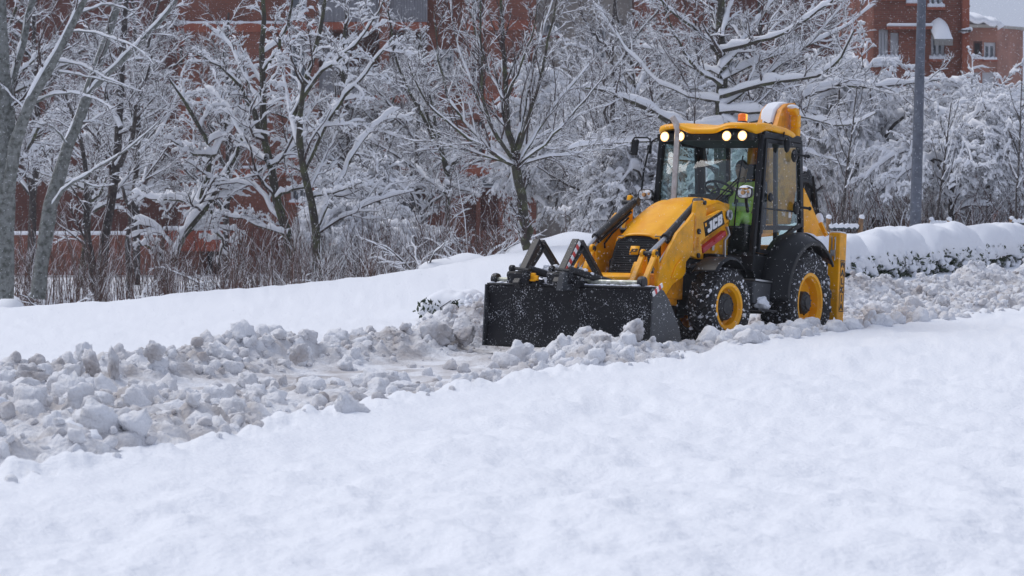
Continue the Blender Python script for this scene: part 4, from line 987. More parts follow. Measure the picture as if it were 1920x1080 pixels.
# ------------------------------------------------------------------ lamp post
Yl = 53; lx, lz = wx(1714, Yl), wz(458, Yl)
lp = empty("lamp_post", (lx, Yl, lz - .5)); tag(lp, "tall grey galvanised lamp post standing in the snowy bank", "lamp post")
tilt = (1725 - 1714) / 450
b = MB(); b.tube([(0, 0, 0), (tilt * 2.5, 0, 2.5), (tilt * 9, 0, 9.0)], [.135, .118, .075], 20); b.build("pole", POLE, lp)
b = MB(); b.tube([(tilt * 9, 0, 8.95), (tilt * 9 - .1, 0, 9.3), (tilt * 9 - .7, 0, 9.55), (tilt * 9 - 1.5, 0, 9.6)], [.045, .04, .035, .03], 10); b.build("arm", POLE, lp)
b = MB(); b.ball((tilt * 9 - 1.8, 0, 9.6), (.38, .15, .09), 16, 8); b.build("lamp_head", POLE, lp)
b = MB(); b.tube([(0.005, 0, .35), (.005, 0, .47)], .15, 20); b.build("collar", POLE, lp)

# ------------------------------------------------------------------ wooden stake guards round the saplings
def guard(pl, pr, Y, ytop, ybot, rail_y, label, tl=0, tr=0):
    x0 = wx(pl, Y); z0 = wz(ybot, Y); root = empty("tree_guard", (x0, Y, z0 - .3)); tag(root, label, "tree guard", "wooden guards of the saplings")
    w = wx(pr, Y) - x0; h = wz(ytop, Y) - z0 + .3
    for x, t in ((0, tl), (w, tr)):
        MB().tube([(x, 0, 0), (x + t, 0, h)], [.052, .048], 10).build("stake", WOOD, root)
        MB().ball((x + t + .01, 0, h + .01), (.062, .062, .055), 12, 6).build("snow_cap", SNOW_SOFT, root, smooth=True)
    zr = wz(rail_y, Y) - z0 + .3
    MB().box(.0, w, -.065, -.035, zr - .045, zr + .02).build("rail", RAILM, root)
    b = MB(); n = 16; b.tube([(w * i / n, -.05, zr + .03 + .012 * math.sin(i * 1.9 + pl)) for i in range(n + 1)], [.008] + [.045 + .014 * math.sin(i * 2.3 + pl) for i in range(n - 1)] + [.008], 10)
    b.build("snow_on_rail", SNOW_SOFT, root, smooth=True)
guard(1553, 1610, 50, 408, 455, 426, "wooden sapling guard just right of the loader boom", .0, .05)
guard(1742, 1776, 53, 412, 448, 420, "wooden sapling guard right of the lamp post", .04, .03)
guard(1896, 1940, 56, 410, 440, 417, "wooden sapling guard at the right edge")

# ------------------------------------------------------------------ snow blocks one can tell apart
def block(px, py, Y, r, seed, m, label, stretch=(1, 1, 1)):
    rg = np.random.default_rng(seed); P = lump_shape(i4, rg, 8, .42) @ rotm(rg).T * np.array(stretch) * r * .68
    me = np_mesh("snow_block", P, None, m, tris=f4); me.set_sharp_from_angle(angle=math.radians(120)); o = mesh_obj("snow_block", me)
    o.location = tuple(W(px, py, Y)); tag(o, label, "snow block", "blocks of ploughed snow")
for a in [(692, 632, 29.3, .17, 1, RUBBLE_D, "dark dirty square snow block on top of the far heap"),
          (972, 668, 27.0, .23, 2, RUBBLE_W, "round pale snow block right below the bucket's left half", (1.15, 1, .9)),
          (1374, 662, 28.6, .17, 3, RUBBLE_W, "grey snow block lying below the front wheel"),
          (710, 722, 23.5, .24, 4, RUBBLE_W, "large white snow block in the middle of the near heap", (1.3, 1, .85)),
          (655, 760, 21.6, .15, 5, RUBBLE, "upright greyish slab at the near heap's edge", (.6, 1, 1.5)),
          (760, 735, 23.0, .20, 6, RUBBLE_W, "white flat snow block right of the largest one", (1.4, 1, .7)),
          (385, 770, 19.0, .20, 7, RUBBLE_W, "long white snow slab sloping over the near heap", (1.7, 1, .7)),
          (150, 770, 18.3, .24, 8, RUBBLE_W, "big rounded pale snow block in the left heap", (1.3, 1, .9)),
          (155, 838, 16.0, .18, 9, SNOW_SOFT, "white snow block near the lower left corner heap", (1.3, 1, .9)),
          (36, 825, 16.4, .17, 10, SNOW_SOFT, "white snow lump at the left edge of the heap"),
          (8, 790, 17.4, .20, 11, SNOW_SOFT, "tall white snow lump cut by the left edge", (.9, 1, 1.2)),
          (208, 835, 16.4, .14, 12, SNOW_SOFT, "round white snow block left of the dark gap", (1.2, 1, 1)),
          (212, 684, 24.2, .13, 13, RUBBLE, "pointed grey snow slab standing on the far heap at left", (.6, .8, 1.9)),
          (170, 680, 24.0, .15, 14, RUBBLE_D, "brownish snow block beside the pointed slab"),
          (560, 665, 26.5, .16, 15, RUBBLE_D, "brown streaked snow block in the far heap"),
          (288, 658, 25.0, .12, 16, RUBBLE, "small grey snow block on the crest of the far heap"),
          (820, 628, 29.6, .24, 17, RUBBLE, "grey snow heap block left of the bucket", (1.2, 1, .9)),
          (870, 622, 29.8, .20, 18, RUBBLE_D, "brownish snow block touching the bucket's left edge"),
          (1190, 620, 27.9, .17, 19, RUBBLE, "grey snow block leaning on the bucket's right end"),
          (1130, 640, 27.6, .16, 20, RUBBLE, "grey snow block piled before the bucket's right half"),
          (1092, 662, 27.0, .16, 21, RUBBLE, "grey snow block in front of the pile"),
          (860, 722, 23.6, .17, 23, RUBBLE_W, "pale snow block in the near heap left of the bucket"),
          (920, 705, 24.4, .15, 24, RUBBLE_W, "pale snow block at the near heap's right half"),
          (1640, 585, 34.8, .16, 26, RUBBLE, "grey snow lump right behind the rear leg"),
          (1770, 565, 38.5, .16, 27, RUBBLE_W, "pale snow block in the heap right of the loader"),
          (60, 700, 22.5, .16, 28, RUBBLE, "grey snow block on the left part of the far heap", (1.4, 1, .8)),
          (480, 745, 20.8, .14, 29, RUBBLE_W, "small white snow block beside the cleared floor"),
          (110, 720, 21.3, .18, 30, RUBBLE_W, "rounded pale snow block in the upper left heap")]:
    block(*a)

# ------------------------------------------------------------------ falling snow
def flakes():
    rg = np.random.default_rng(5); n = 34000
    Y = rg.uniform(9, 62, n) ; a = rg.uniform(-.235, .235, n); x = a * Y; z = CAMH + rg.uniform(-.06, .105, n) * Y
    k = z > ground(x, Y, False) + .1; k &= ~((Y < 20) & (rg.uniform(size=n) < .5)); x, Y, z = x[k], Y[k], z[k]; n = len(x)
    # keep them out of the cab and off the machine's inside
    rel = (np.stack([x, Y, z], 1) - MT_) @ MR_; k = ~((rel[:, 0] > -1.3) & (rel[:, 0] < 4.5) & (np.abs(rel[:, 1]) < .8) & (rel[:, 2] < 2.95)); x, Y, z = x[k], Y[k], z[k]; n = len(x)
    r = rg.uniform(.0016, .0040, n) * np.clip(Y / 30, .5, 1.5); o6 = np.array([(1, 0, 0), (-1, 0, 0), (0, 1, 0), (0, -1, 0), (0, 0, 1.6), (0, 0, -1.6)], float)
    V = (np.stack([x, Y, z], 1)[:, None] + o6[None] * r[:, None, None]).reshape(-1, 3)
    t = np.array([(0, 2, 4), (2, 1, 4), (1, 3, 4), (3, 0, 4), (2, 0, 5), (1, 2, 5), (3, 1, 5), (0, 3, 5)])
    F = (t[None] + 6 * np.arange(n)[:, None, None]).reshape(-1, 3)
    o = mesh_obj("falling_snow", np_mesh("falling_snow", V, None, SNOW, tris=F)); o['kind'] = 'stuff'; tag(o, "fine snowflakes falling through the air", "snowflakes")
MT_ = np.array([OX, OY, -.13])
def _m():
    cy, sy = math.cos(YAW), math.sin(YAW); p = math.radians(-4.5); cp, sp = math.cos(p), math.sin(p)
    return np.array([[cy, -sy, 0], [sy, cy, 0], [0, 0, 1]]) @ np.array([[cp, 0, sp], [0, 1, 0], [-sp, 0, cp]])
MR_ = _m()
flakes()
# ------------------------------------------------------------------ the backhoe loader; X forward, Y to its left, Z up, origin under the rear axle
def _rot(yaw, pi, ro):
    cy, sy = math.cos(yaw), math.sin(yaw); cp, sp = math.cos(-pi), math.sin(-pi); cr, sr = math.cos(-ro), math.sin(-ro)
    return np.array([[cy, -sy, 0], [sy, cy, 0], [0, 0, 1]]) @ np.array([[cp, 0, sp], [0, 1, 0], [-sp, 0, cp]]) @ np.array([[1, 0, 0], [0, cr, -sr], [0, sr, cr]])
MR = _rot(YAW, math.radians(4.5), math.radians(.5)); MT = np.array([OX, OY, -.13])
def U(px, py, ax, val):
    c, s = math.cos(PITCH), math.sin(PITCH); x = (px - 960) / FPX; u = (540 - py) / FPX
    o = MR.T @ (np.array([0, 0, CAMH]) - MT); d = MR.T @ np.array([x, c + u * s, -s + u * c]); i = 'XYZ'.index(ax)
    return o + (val - o[i]) / d[i] * d
def P2(px, py, Y): q = U(px, py, 'Y', Y); return (q[0], q[2])
def P3(px, py, Y): q = U(px, py, 'Y', Y); return (q[0], Y, q[2])
def poly(pts, Y): return [P2(a, b, Y) for a, b in pts]

LD = empty("backhoe_loader"); M4 = Matrix(MR.tolist()).to_4x4(); M4.translation = Vector(MT); LD.matrix_world = M4
tag(LD, "yellow backhoe loader clearing snow with a black front bucket and lit roof lamps", "backhoe loader")

# ---- wheels
def wheel(x, y, z, R, w, rr, steer, side, lugs):
    """side +1: outer face towards +Y"""
    b = MB(); o = w * side
    # barrel and dish of the rim
    b.lathe([(rr + .02, .46 * o), (rr + .005, .475 * o), (rr - .025, .46 * o), (rr - .035, .40 * o), (rr - .05, .36 * o), (rr - .055, .12 * o), (rr - .10, .06 * o), (rr * .62, .03 * o), (rr * .40, .02 * o), (rr * .40, -.06 * o), (rr - .08, -.04 * o), (rr - .05, -.3 * o), (rr + .02, -.46 * o)], n=56)
    rim = b.build("wheel", YEL_SMOOTH, LD); rim.location = (x, y, z); rim.rotation_euler = (0, 0, steer)
    b = MB(); hr = .17 if rr < .33 else .15
    b.lathe([(.001, .40 * o), (hr * .55, .40 * o), (hr * .62, .36 * o), (hr * .9, .34 * o), (hr, .30 * o), (hr * 1.04, .02 * o), (hr * 1.35, .0)], n=28)
    for k in range(10):
        a = 2 * math.pi * k / 10; b.tube([(math.cos(a) * (rr * .66), .02 * o, math.sin(a) * rr * .66), (math.cos(a) * rr * .66, .075 * o, math.sin(a) * rr * .66)], .014, 6)
        a += .3; b.tube([(math.cos(a) * hr * .8, .33 * o, math.sin(a) * hr * .8), (math.cos(a) * hr * .8, .375 * o, math.sin(a) * hr * .8)], .011, 6)
    b.build("hub", HUBG, rim)
    b = MB(); prof = []
    for t, rr_ in ((-.44, rr + .0), (-.49, rr + .04), (-.53, (R + rr) / 2 - .02), (-.52, (R + rr) / 2 + .06), (-.47, R - .065), (-.40, R - .035), (-.2, R - .028), (0, R - .025), (.2, R - .028), (.40, R - .035), (.47, R - .065), (.52, (R + rr) / 2 + .06), (.53, (R + rr) / 2 - .02), (.49, rr + .04), (.44, rr)):
        prof.append((rr_, t * w))
    b.lathe(prof, n=64)
    for sd in (-1, 1):                      # chevron lugs running over the shoulder
        for k in range(lugs):
            a0 = 2 * math.pi * (k + (.5 if sd > 0 else 0)) / lugs; th = .42 / lugs * 2 * math.pi * .5
            secs = [(.0, 0.0, R - .035, R + .004), (.18, .35 / lugs * 6, R - .035, R + .004), (.38, .62 / lugs * 6, R - .045, R - .002), (.485, .78 / lugs * 6, R - .085, R - .028), (.535, .84 / lugs * 6, R - .125, R - .085)]
            base = len(b.v)
            for (yy, da, r0, r1) in secs:
                for (aa, r) in ((a0 + da - th, r0), (a0 + da - th * .8, r1), (a0 + da + th * .8, r1), (a0 + da + th, r0)):
                    b.v.append((r * math.cos(aa), sd * yy * w, r * math.sin(aa)))
            for q in range(len(secs) - 1):
                for e in range(3): i = base + q * 4 + e; b.f.append((i, i + 1, i + 5, i + 4))
            b.f.append((base, base + 3, base + 2, base + 1)); e = base + 4 * (len(secs) - 1); b.f.append((e, e + 1, e + 2, e + 3))
    ty = b.build("tyre", RUBBER, rim)
    rg = np.random.default_rng(int(x * 100 + y * 10) + 50); VV, FF = [], []      # snow packed between the lugs
    for i in range(60):
        a = rg.uniform(0, 2 * math.pi); f = rg.uniform()
        if f < .45: yy, r = rg.uniform(-.45, .45) * w, R - .03
        else: yy, r = side * w * rg.uniform(.48, .535), rg.uniform(rr + .03, R - .06)
        P = sh2[rg.integers(len(sh2))] @ rotm(rg).T * rg.uniform(.007, .024) + np.array([r * math.cos(a), yy, r * math.sin(a)]); VV.append(P); FF.append(f2 + 42 * i)
    mesh_obj("packed_snow", np_mesh("packed_snow", np.concatenate(VV), None, SNOW_SOFT, tris=np.concatenate(FF)), rim)['kind'] = 'stuff'
    return rim
wheel(-.07, .90, .67, .71, .44, .385, 0, 1, 20); wheel(-.07, -.90, .67, .71, .44, .385, 0, -1, 20)
ST = math.radians(-7)
wheel(2.19, .88, .50, .50, .34, .285, ST, 1, 18); wheel(2.19, -.88, .50, .50, .34, .285, ST, -1, 18)

# ---- chassis and axles (dark)
b = MB(); b.box(-1.1, 2.40, -.34, .34, .55, 1.15); b.box(.95, 1.30, -.62, .62, .55, 1.2); b.tube([(2.19, -.75, .50), (2.19, .75, .50)], .12, 12); b.tube([(-.07, -.75, .67), (-.07, .75, .67)], .17, 14); b.box(1.9, 2.5, -.25, .25, .35, .7)
b.box(-.9, .9, -.72, .72, .95, 1.22); b.box(2.42, 2.98, -.42, .42, .34, .62); b.box(.9, 1.75, .35, .60, .62, 1.20); b.box(.9, 1.75, -.60, -.35, .62, 1.2)
b.build("chassis", DARK, LD, bevel=.02)
b = MB(); b.box(2.50, 3.02, -.40, .52, .56, .86); b.box(2.60, 3.06, .30, .50, .48, .60); b.build("front_frame", YEL_DIRTY, LD, bevel=.015)
b = MB(); b.box(3.025, 3.032, .28, .31, .30, .42); b.build("tag_plate", STICK, LD)
b = MB(); b.tube([P3(1290, 507, .58), P3(1335, 492, .62)], .055, 10); b.tube([P3(1280, 512, .55), P3(1352, 489, .60)], .03, 8); b.build("steering_ram", BLKP, LD)

# ---- bonnet
b = MB(); nx, ny = 16, 14
prof = [(2.78, 1.365, .335), (2.70, 1.385, .345), (2.5, 1.50, .36), (2.3, 1.62, .37), (2.05, 1.76, .385), (1.8, 1.865, .40), (1.6, 1.925, .41), (1.45, 1.955, .42), (1.3, 1.955, .43), (1.12, 1.93, .43)]
PX = [p[0] for p in prof][::-1]; PZ = [p[1] for p in prof][::-1]; PW = [p[2] for p in prof][::-1]
for i in range(nx + 1):
    X = 1.12 + (2.78 - 1.12) * i / nx; zt = np.interp(X, PX, PZ); hw = np.interp(X, PX, PW)
    for j in range(ny + 1):
        t = -1 + 2 * j / ny; e = abs(t)
        if e < .80: yy = hw * t / .80 * .97; zz = zt - .045 * (t / .8) ** 2 - (.02 if .50 < e < .6 else 0)
        else: k_ = (e - .80) / .20; yy = math.copysign(hw * (.97 + .05 * math.sin(k_ * 1.5)), t); zz = zt - .045 - k_ * .26
        b.v.append((X + .03 * (1 - t * t) * (i == nx), yy, zz))
for i in range(nx):
    for j in range(ny): q = i * (ny + 1) + j; b.f.append((q, q + 1, q + ny + 2, q + ny + 1))
bon = b.build("bonnet", YEL_SMOOTH, LD, smooth=True); md = bon.modifiers.new("s", 'SOLIDIFY'); md.thickness = .02; md.offset = -1
b = MB(); b.prism([(2.4, 1.5), (2.4, 1.12), (1.05, 1.12), (1.05, 1.90), (1.4, 1.90), (1.8, 1.8), (2.1, 1.66)], -.40, .40); b.build("engine_side", YEL, LD, bevel=.01)
gr = MB(); gr.add([(2.76, -.32, 1.35), (2.76, .33, 1.35), (2.98, .33, .80), (2.98, -.33, .80), (2.4, -.32, 1.35), (2.4, .33, 1.35), (2.4, .33, .80), (2.4, -.33, .80)], [(0, 1, 2, 3), (4, 7, 6, 5), (0, 3, 7, 4), (1, 5, 6, 2), (0, 4, 5, 1), (3, 2, 6, 7)])
grille = gr.build("grille", BLK, LD, bevel=.02)
b = MB()
for i in range(17):
    t = (i + 1) / 18; X = 2.77 + .21 * t; Z = 1.345 - .54 * t; b.box(X, X + .004, -.28, .29, Z - .006, Z + .006)
b.build("grille_slat", BLKP, grille)
b = MB(); c = U(1191, 470, 'X', 2.90); b.add([(c[0] + .012 - .02, c[1] - .062, c[2] + .055), (c[0] + .012 - .02, c[1] + .062, c[2] + .055), (c[0] + .012 + .022, c[1] + .062, c[2] - .055), (c[0] + .012 + .022, c[1] - .062, c[2] - .055)], [(0, 1, 2, 3)])
bd = b.build("badge", YEL_SMOOTH, grille); md = bd.modifiers.new("s", 'SOLIDIFY'); md.thickness = .012
def text(body, name, mt, parent, loc, rot, size, ext=.002, off=0.0, shear=0.0, sx=1.0, spacing=1.0, align='CENTER'):
    cu = bpy.data.curves.new(name, 'FONT'); cu.body = body; cu.size = size; cu.extrude = ext; cu.offset = off; cu.shear = shear; cu.space_character = spacing; cu.align_x = align; cu.align_y = 'CENTER'; cu.space_line = .86
    cu.materials.append(mt); tmp = link(bpy.data.objects.new(name, cu)); dg = bpy.context.evaluated_depsgraph_get(); me = bpy.data.meshes.new_from_object(tmp.evaluated_get(dg)); bpy.data.objects.remove(tmp); me.name = name
    o = bpy.data.objects.new(name, me); link(o, parent); o.matrix_local = Matrix.Translation(loc) @ rot.to_4x4() @ Matrix.Diagonal((sx, 1, 1, 1)); return o
def frame_rot(xa, ya):                 # text x axis, text y axis
    xa = Vector(xa).normalized(); ya = Vector(ya); ya = (ya - xa * ya.dot(xa)).normalized(); za = xa.cross(ya); return Matrix((xa, ya, za)).transposed()
text("JCB", "badge_lettering", BLKL, grille, (c[0] + .030, c[1], c[2]), frame_rot((0, 1, 0), (-.38, 0, 1)), .062, off=.002, shear=.2)

# ---- loader arms
arm = [(1306, 377), (1323, 376), (1326, 386), (1324, 408), (1352, 394), (1364, 394), (1371, 404), (1366, 416), (1330, 441), (1315, 455), (1317, 476), (1308, 486), (1296, 480), (1287, 491), (1286, 512), (1280, 521), (1262, 533), (1247, 557), (1236, 548), (1233, 532), (1236, 511), (1254, 470), (1272, 436), (1292, 414), (1303, 399)]
armp = poly(arm, .58)
b = MB(); b.prism(armp, .525, .58); b.build("loader_arm", YEL, LD, bevel=.010)
b = MB(); b.prism([P2(1296, 425, .58)] + armp[8:] , -.58, -.525); b.build("loader_arm", YEL, LD, bevel=.010)
for sg in (1, -1):                                  # embossed stiffener, pins
    b = MB(); pts = [P2(1257, 522, .58), P2(1266, 498, .58), P2(1278, 482, .58), P2(1281, 490, .58), P2(1274, 506, .58), P2(1268, 522, .58)]
    b.prism(pts, *(sorted((sg * .580, sg * .600)))); b.build("arm_stiffener", YEL, LD, bevel=.008)
    b = MB()
    for (px, py, r) in ((1320, 380, .030), (1309, 434, .036), (1308, 479, .032), (1364, 403, .060)):
        x, z = P2(px, py, .58); b.tube([(x, sg * .44, z), (x, sg * .606, z)], r, 16)
    b.build("pivot_pin", HUBG, LD, bevel=.004)
x, z = P2(1364, 403, .58); b = MB(); b.lathe([(.045, .607), (.05, .625), (.065, .625), (.072, .607)], c=(x, 0, z), n=24); b.build("pin_ring", STEEL, LD)
b = MB(); q = [P2(*p, .582) for p in ((1304, 400), (1308, 400), (1306, 455), (1313, 470), (1310, 474), (1303, 462))]; b.prism([P2(*p, .583) for p in ((1303, 405), (1306, 405), (1303, 470), (1300, 470))], .5805, .586); b.build("seam_plate", YEL_DIRTY, LD)
# cross tube and lower brackets between the arms
b = MB(); za = P2(1236, 528, .5); b.prism([(3.30, .70), (3.48, .70), (3.48, .79), (3.38, .84), (3.30, .84)], -.47, .47); b.prism([(3.30, .70), (3.5, .70), (3.5, .86), (3.42, .98), (3.36, .98), (3.30, .86)], -.40, -.32); b.prism([(3.30, .70), (3.5, .70), (3.5, .86), (3.42, .98), (3.36, .98), (3.30, .86)], .30, .38)
b.build("cross_member", YEL, LD, bevel=.012)
# tilt rams and their links
for sg, A_, Bm, En, YY in ((1, (1309, 379), (1247, 447), (1217, 476), .46), (-1, (1190, 378), (1117, 446), (1100, 466), -.47)):
    a, m_, e = [Vector(P3(p[0], p[1], YY)) for p in (A_, Bm, En)]
    d = (m_ - a).normalized(); b = MB(); b.tube([a - d * .03, m_ - d * .05, m_ - d * .049, m_], [.052, .052, .060, .060], 18); b.tube([a - Vector((0, .06, 0)), a + Vector((0, .06, 0))], .055, 14); cy = b.build("tilt_ram", BLK, LD, bevel=.003)
    b = MB(); b.tube([m_ - d * .02, e], .030, 14); b.build("ram_rod", STEEL, cy)
    off = Vector((-.02, 0, -.085)); b = MB(); b.tube([a + d * .12 + off, a.lerp(m_, .5) + off, a.lerp(m_, .95) + off * .9], .018, 8); b.tube([a + d * .2 + off * 1.5, a.lerp(m_, .6) + off * 1.5, a.lerp(m_, .8) + off * 1.9, a.lerp(m_, .8) + off * 2.6], .013, 8); b.build("hydraulic_pipe", BLKP, cy)
    for k_, dy in enumerate((-.085, .085)):
        b = MB(); top = e + Vector((0, dy, 0)); f0 = Vector((e.x + .30, YY + dy, .66)); f1 = Vector((e.x - .10, YY + dy, .70))
        b.bar(top, f0, .032, .070); b.tube([top - Vector((0, .02, 0)), top + Vector((0, .02, 0))], .058, 14); b.build("bucket_link", YEL, LD, bevel=.006)
        b = MB(); b.bar(top - Vector((.03, 0, .02)), f1, .03, .075); b.build("tilt_lever", YEL, LD, bevel=.006)
    b = MB(); b.tube([e - Vector((0, .12, 0)), e + Vector((0, .12, 0))], .036, 14); b.build("link_pin", HUBG, LD, bevel=.004)
# arm tower on the far side seen over the bonnet
b = MB(); b.prism([(2.24, 1.45), (2.04, 1.5), (2.03, 1.86), (2.06, 1.92), (2.11, 1.92), (2.14, 1.80)], -.56, -.50); b.build("arm_tower", YEL, LD, bevel=.01)
for sg in (1, -1):
    b = MB(); pts = [P3(1296, 420, .59), P3(1281, 440, .59), P3(1260, 478, .59), P3(1238, 512, .59)]; b.tube([(p[0] + .05, sg * .52, p[2] + .03) for p in pts], .011, 8); b.build("hydraulic_pipe", STEEL, LD)
# decal on the rear of the arm
jl = [P3(1319, 417, .583), P3(1354, 395, .583), P3(1359, 420, .583), P3(1323, 444, .583)]
b = MB(); b.add(jl, [(0, 1, 2, 3)]); dec = b.build("decal_plate", BLKL, LD); md = dec.modifiers.new("s", 'SOLIDIFY'); md.thickness = .004; md.offset = 1
cx = sum((Vector(p) for p in jl), Vector()) / 4; xax = Vector(jl[1]) - Vector(jl[0]); yax = Vector(jl[0]) - Vector(jl[3])
GL = {'J': [[(.45, 1), (1, 1), (1, .14), (.86, 0), (.14, 0), (0, .14), (0, .42), (.42, .42), (.42, .24), (.58, .24), (.58, .76), (.45, .76)]],
      'C': [[(.14, 0), (.86, 0), (1, .14), (1, .38), (.58, .38), (.58, .24), (.42, .24), (.42, .76), (.58, .76), (.58, .62), (1, .62), (1, .86), (.86, 1), (.14, 1), (0, .86), (0, .14)]],
      'B': [[(0, 0), (.42, 0), (.42, 1), (0, 1)], [(.42, 0), (.86, 0), (.86, .24), (.42, .24)], [(.42, .40), (.86, .40), (.86, .60), (.42, .60)], [(.42, .76), (.86, .76), (.86, 1), (.42, 1)], [(.62, .24), (.86, .24), (.86, .40), (.62, .40)], [(.62, .60), (.86, .60), (.86, .76), (.62, .76)], [(.86, .02), (.98, .12), (.98, .42), (.86, .50)], [(.86, .50), (.98, .58), (.98, .88), (.86, .98)]]}
o0 = Vector(jl[3]); ux = Vector(jl[2]) - o0; uy = Vector(jl[0]) - o0
for k_, ch__ in enumerate('JCB'):
    b = MB()
    for pl_ in GL[ch__]:
        pts = []
        for (u, v) in pl_:
            q = o0 + ux * (.13 + .265 * (k_ + u * .88) + (v - .5) * .06) + uy * (.15 + .66 * v); pts.append((q.x, q.z))
        b.prism(pts, .588, .5925)
    b.build("decal_lettering", WHITE, dec, auto=False)
b = MB(); p0, p1, p2, p3 = [Vector(q) for q in jl]; u = (p1 - p0); w_ = (p3 - p0)
qs = [p0 + u * .03 + w_ * .10, p0 + u * .12 + w_ * .10, p0 + u * .12 + w_ * .34, p0 + u * .03 + w_ * .34]; b.add([tuple(q + Vector((0, .008, 0))) for q in qs], [(0, 1, 2, 3)]); b.build("decal_square", YEL_SMOOTH, dec)
# red safety strut, hoses, small sticker
b = MB(); a, e = Vector(P3(1314, 470, .55)), Vector(P3(1357, 437, .55)); b.bar(a, e, .075, .07); b.tube([a.lerp(e, .45) + Vector((0, .03, .02)), a.lerp(e, .55) + Vector((0, .04, .02))], .02, 8); b.build("safety_strut", RED, LD, bevel=.01)
b = MB(); c0 = P2(1337, 463, .42); b.prism([(c0[0] - .03, c0[1] - .045), (c0[0] + .03, c0[1] - .045), (c0[0] + .03, c0[1] + .045), (c0[0] - .03, c0[1] + .045)], .42, .424); b.build("sticker", STICK, LD)
text("15300", "number_lettering", YEL_DIRTY, LD, Vector(P3(1308, 457, .582)) + Vector((0, .004, 0)), frame_rot((0, 0, 1), (1, 0, 0)), .07)
for k_ in range(2):
    b = MB(); d_ = .03 * k_; b.tube([P3(1361 + 3 * k_, 425, .56 + d_), P3(1366 + 2 * k_, 440, .58 + d_), P3(1358 + 2 * k_, 450, .58 + d_), P3(1356 + 3 * k_, 482, .57 + d_)], .012, 8); b.build("hydraulic_pipe", STEEL, LD)

# ---- front bucket
lip = [(4.46, .60), (4.43, .45), (4.41, .25), (4.43, .05), (4.47, -.13)]
b = MB(); b.prism(lip + [(4.42, -.13), (4.38, .05), (4.36, .25), (4.38, .45), (4.40, .60)], -1.15, 1.15); bk = b.build("bucket", BLK_BUCKET, LD, bevel=.006)
b = MB(); outer = [(4.26, .585), (4.08, .47), (3.94, .32), (3.80, .15), (3.73, .0), (3.75, -.13)]; inner = [(3.79, -.13), (3.77, .0), (3.84, .13), (3.98, .30), (4.11, .44), (4.27, .55)]
b.prism(outer + inner, -1.14, 1.14); b.build("bucket_back", PLATE, bk)
for y0, y1 in ((1.152, 1.172), (-1.172, -1.152)):
    b = MB(); b.prism([(4.50, .61), (4.25, .60), (4.08, .48), (3.93, .32), (3.79, .15), (3.72, .0), (3.72, -.14), (4.50, -.14)], y0, y1); b.build("side_plate", PLATE, bk, bevel=.004)
b = MB(); b.box(4.24, 4.49, -1.15, 1.15, .603, .628); b.build("bucket_rim", BLK, bk, bevel=.006)
b = MB(); pts = [(4.495, 1.173, .60), (4.495, 1.173, .52), (4.30, 1.173, .64), (4.26, 1.173, .70)]
# red and white warning strip at the near upper corner
s0, s1 = Vector((4.52, 1.178, .535)), Vector((4.30, 1.178, .66))
for i in range(5):
    a, e = s0.lerp(s1, i / 5), s0.lerp(s1, (i + 1) / 5); b2 = MB(); b2.bar(a, e, .012, .055, up=(0, 0, 1)); b2.build("warning_stripe", (REDW if i % 2 else WHITE), bk)
def rodY(y0, y1, name="carriage_rod"):
    b = MB(); b.tube([(4.36, y0, .675), (4.36, y1, .675)], .030, 14); r = b.build(name, RODC, bk)
rodY(-1.08, -.80); rodY(.16, .96)
for y in (-1.10, .94):
    b = MB(); b.lathe([(.0, -.035), (.075, -.035), (.082, 0), (.075, .035), (.0, .035)], c=(4.36, y, .675), n=20); b.box(4.30, 4.42, y - .03, y + .03, .60, .70); b.build("rod_collar", BLK, bk, bevel=.004)
rg = np.random.default_rng(8); VV, FF = [], []
for i in range(260):
    y = rg.uniform(-1.14, 1.14); P = sh2[rg.integers(len(sh2))] @ rotm(rg).T * rg.uniform(.008, .030) * np.array([1, 1.6, .6]) + np.array([rg.uniform(4.28, 4.47), y, .632]); VV.append(P); FF.append(f2 + 42 * i)
mesh_obj("rim_snow", np_mesh("rim_snow", np.concatenate(VV), None, SNOW_SOFT, tris=np.concatenate(FF)), bk)['kind'] = 'stuff'

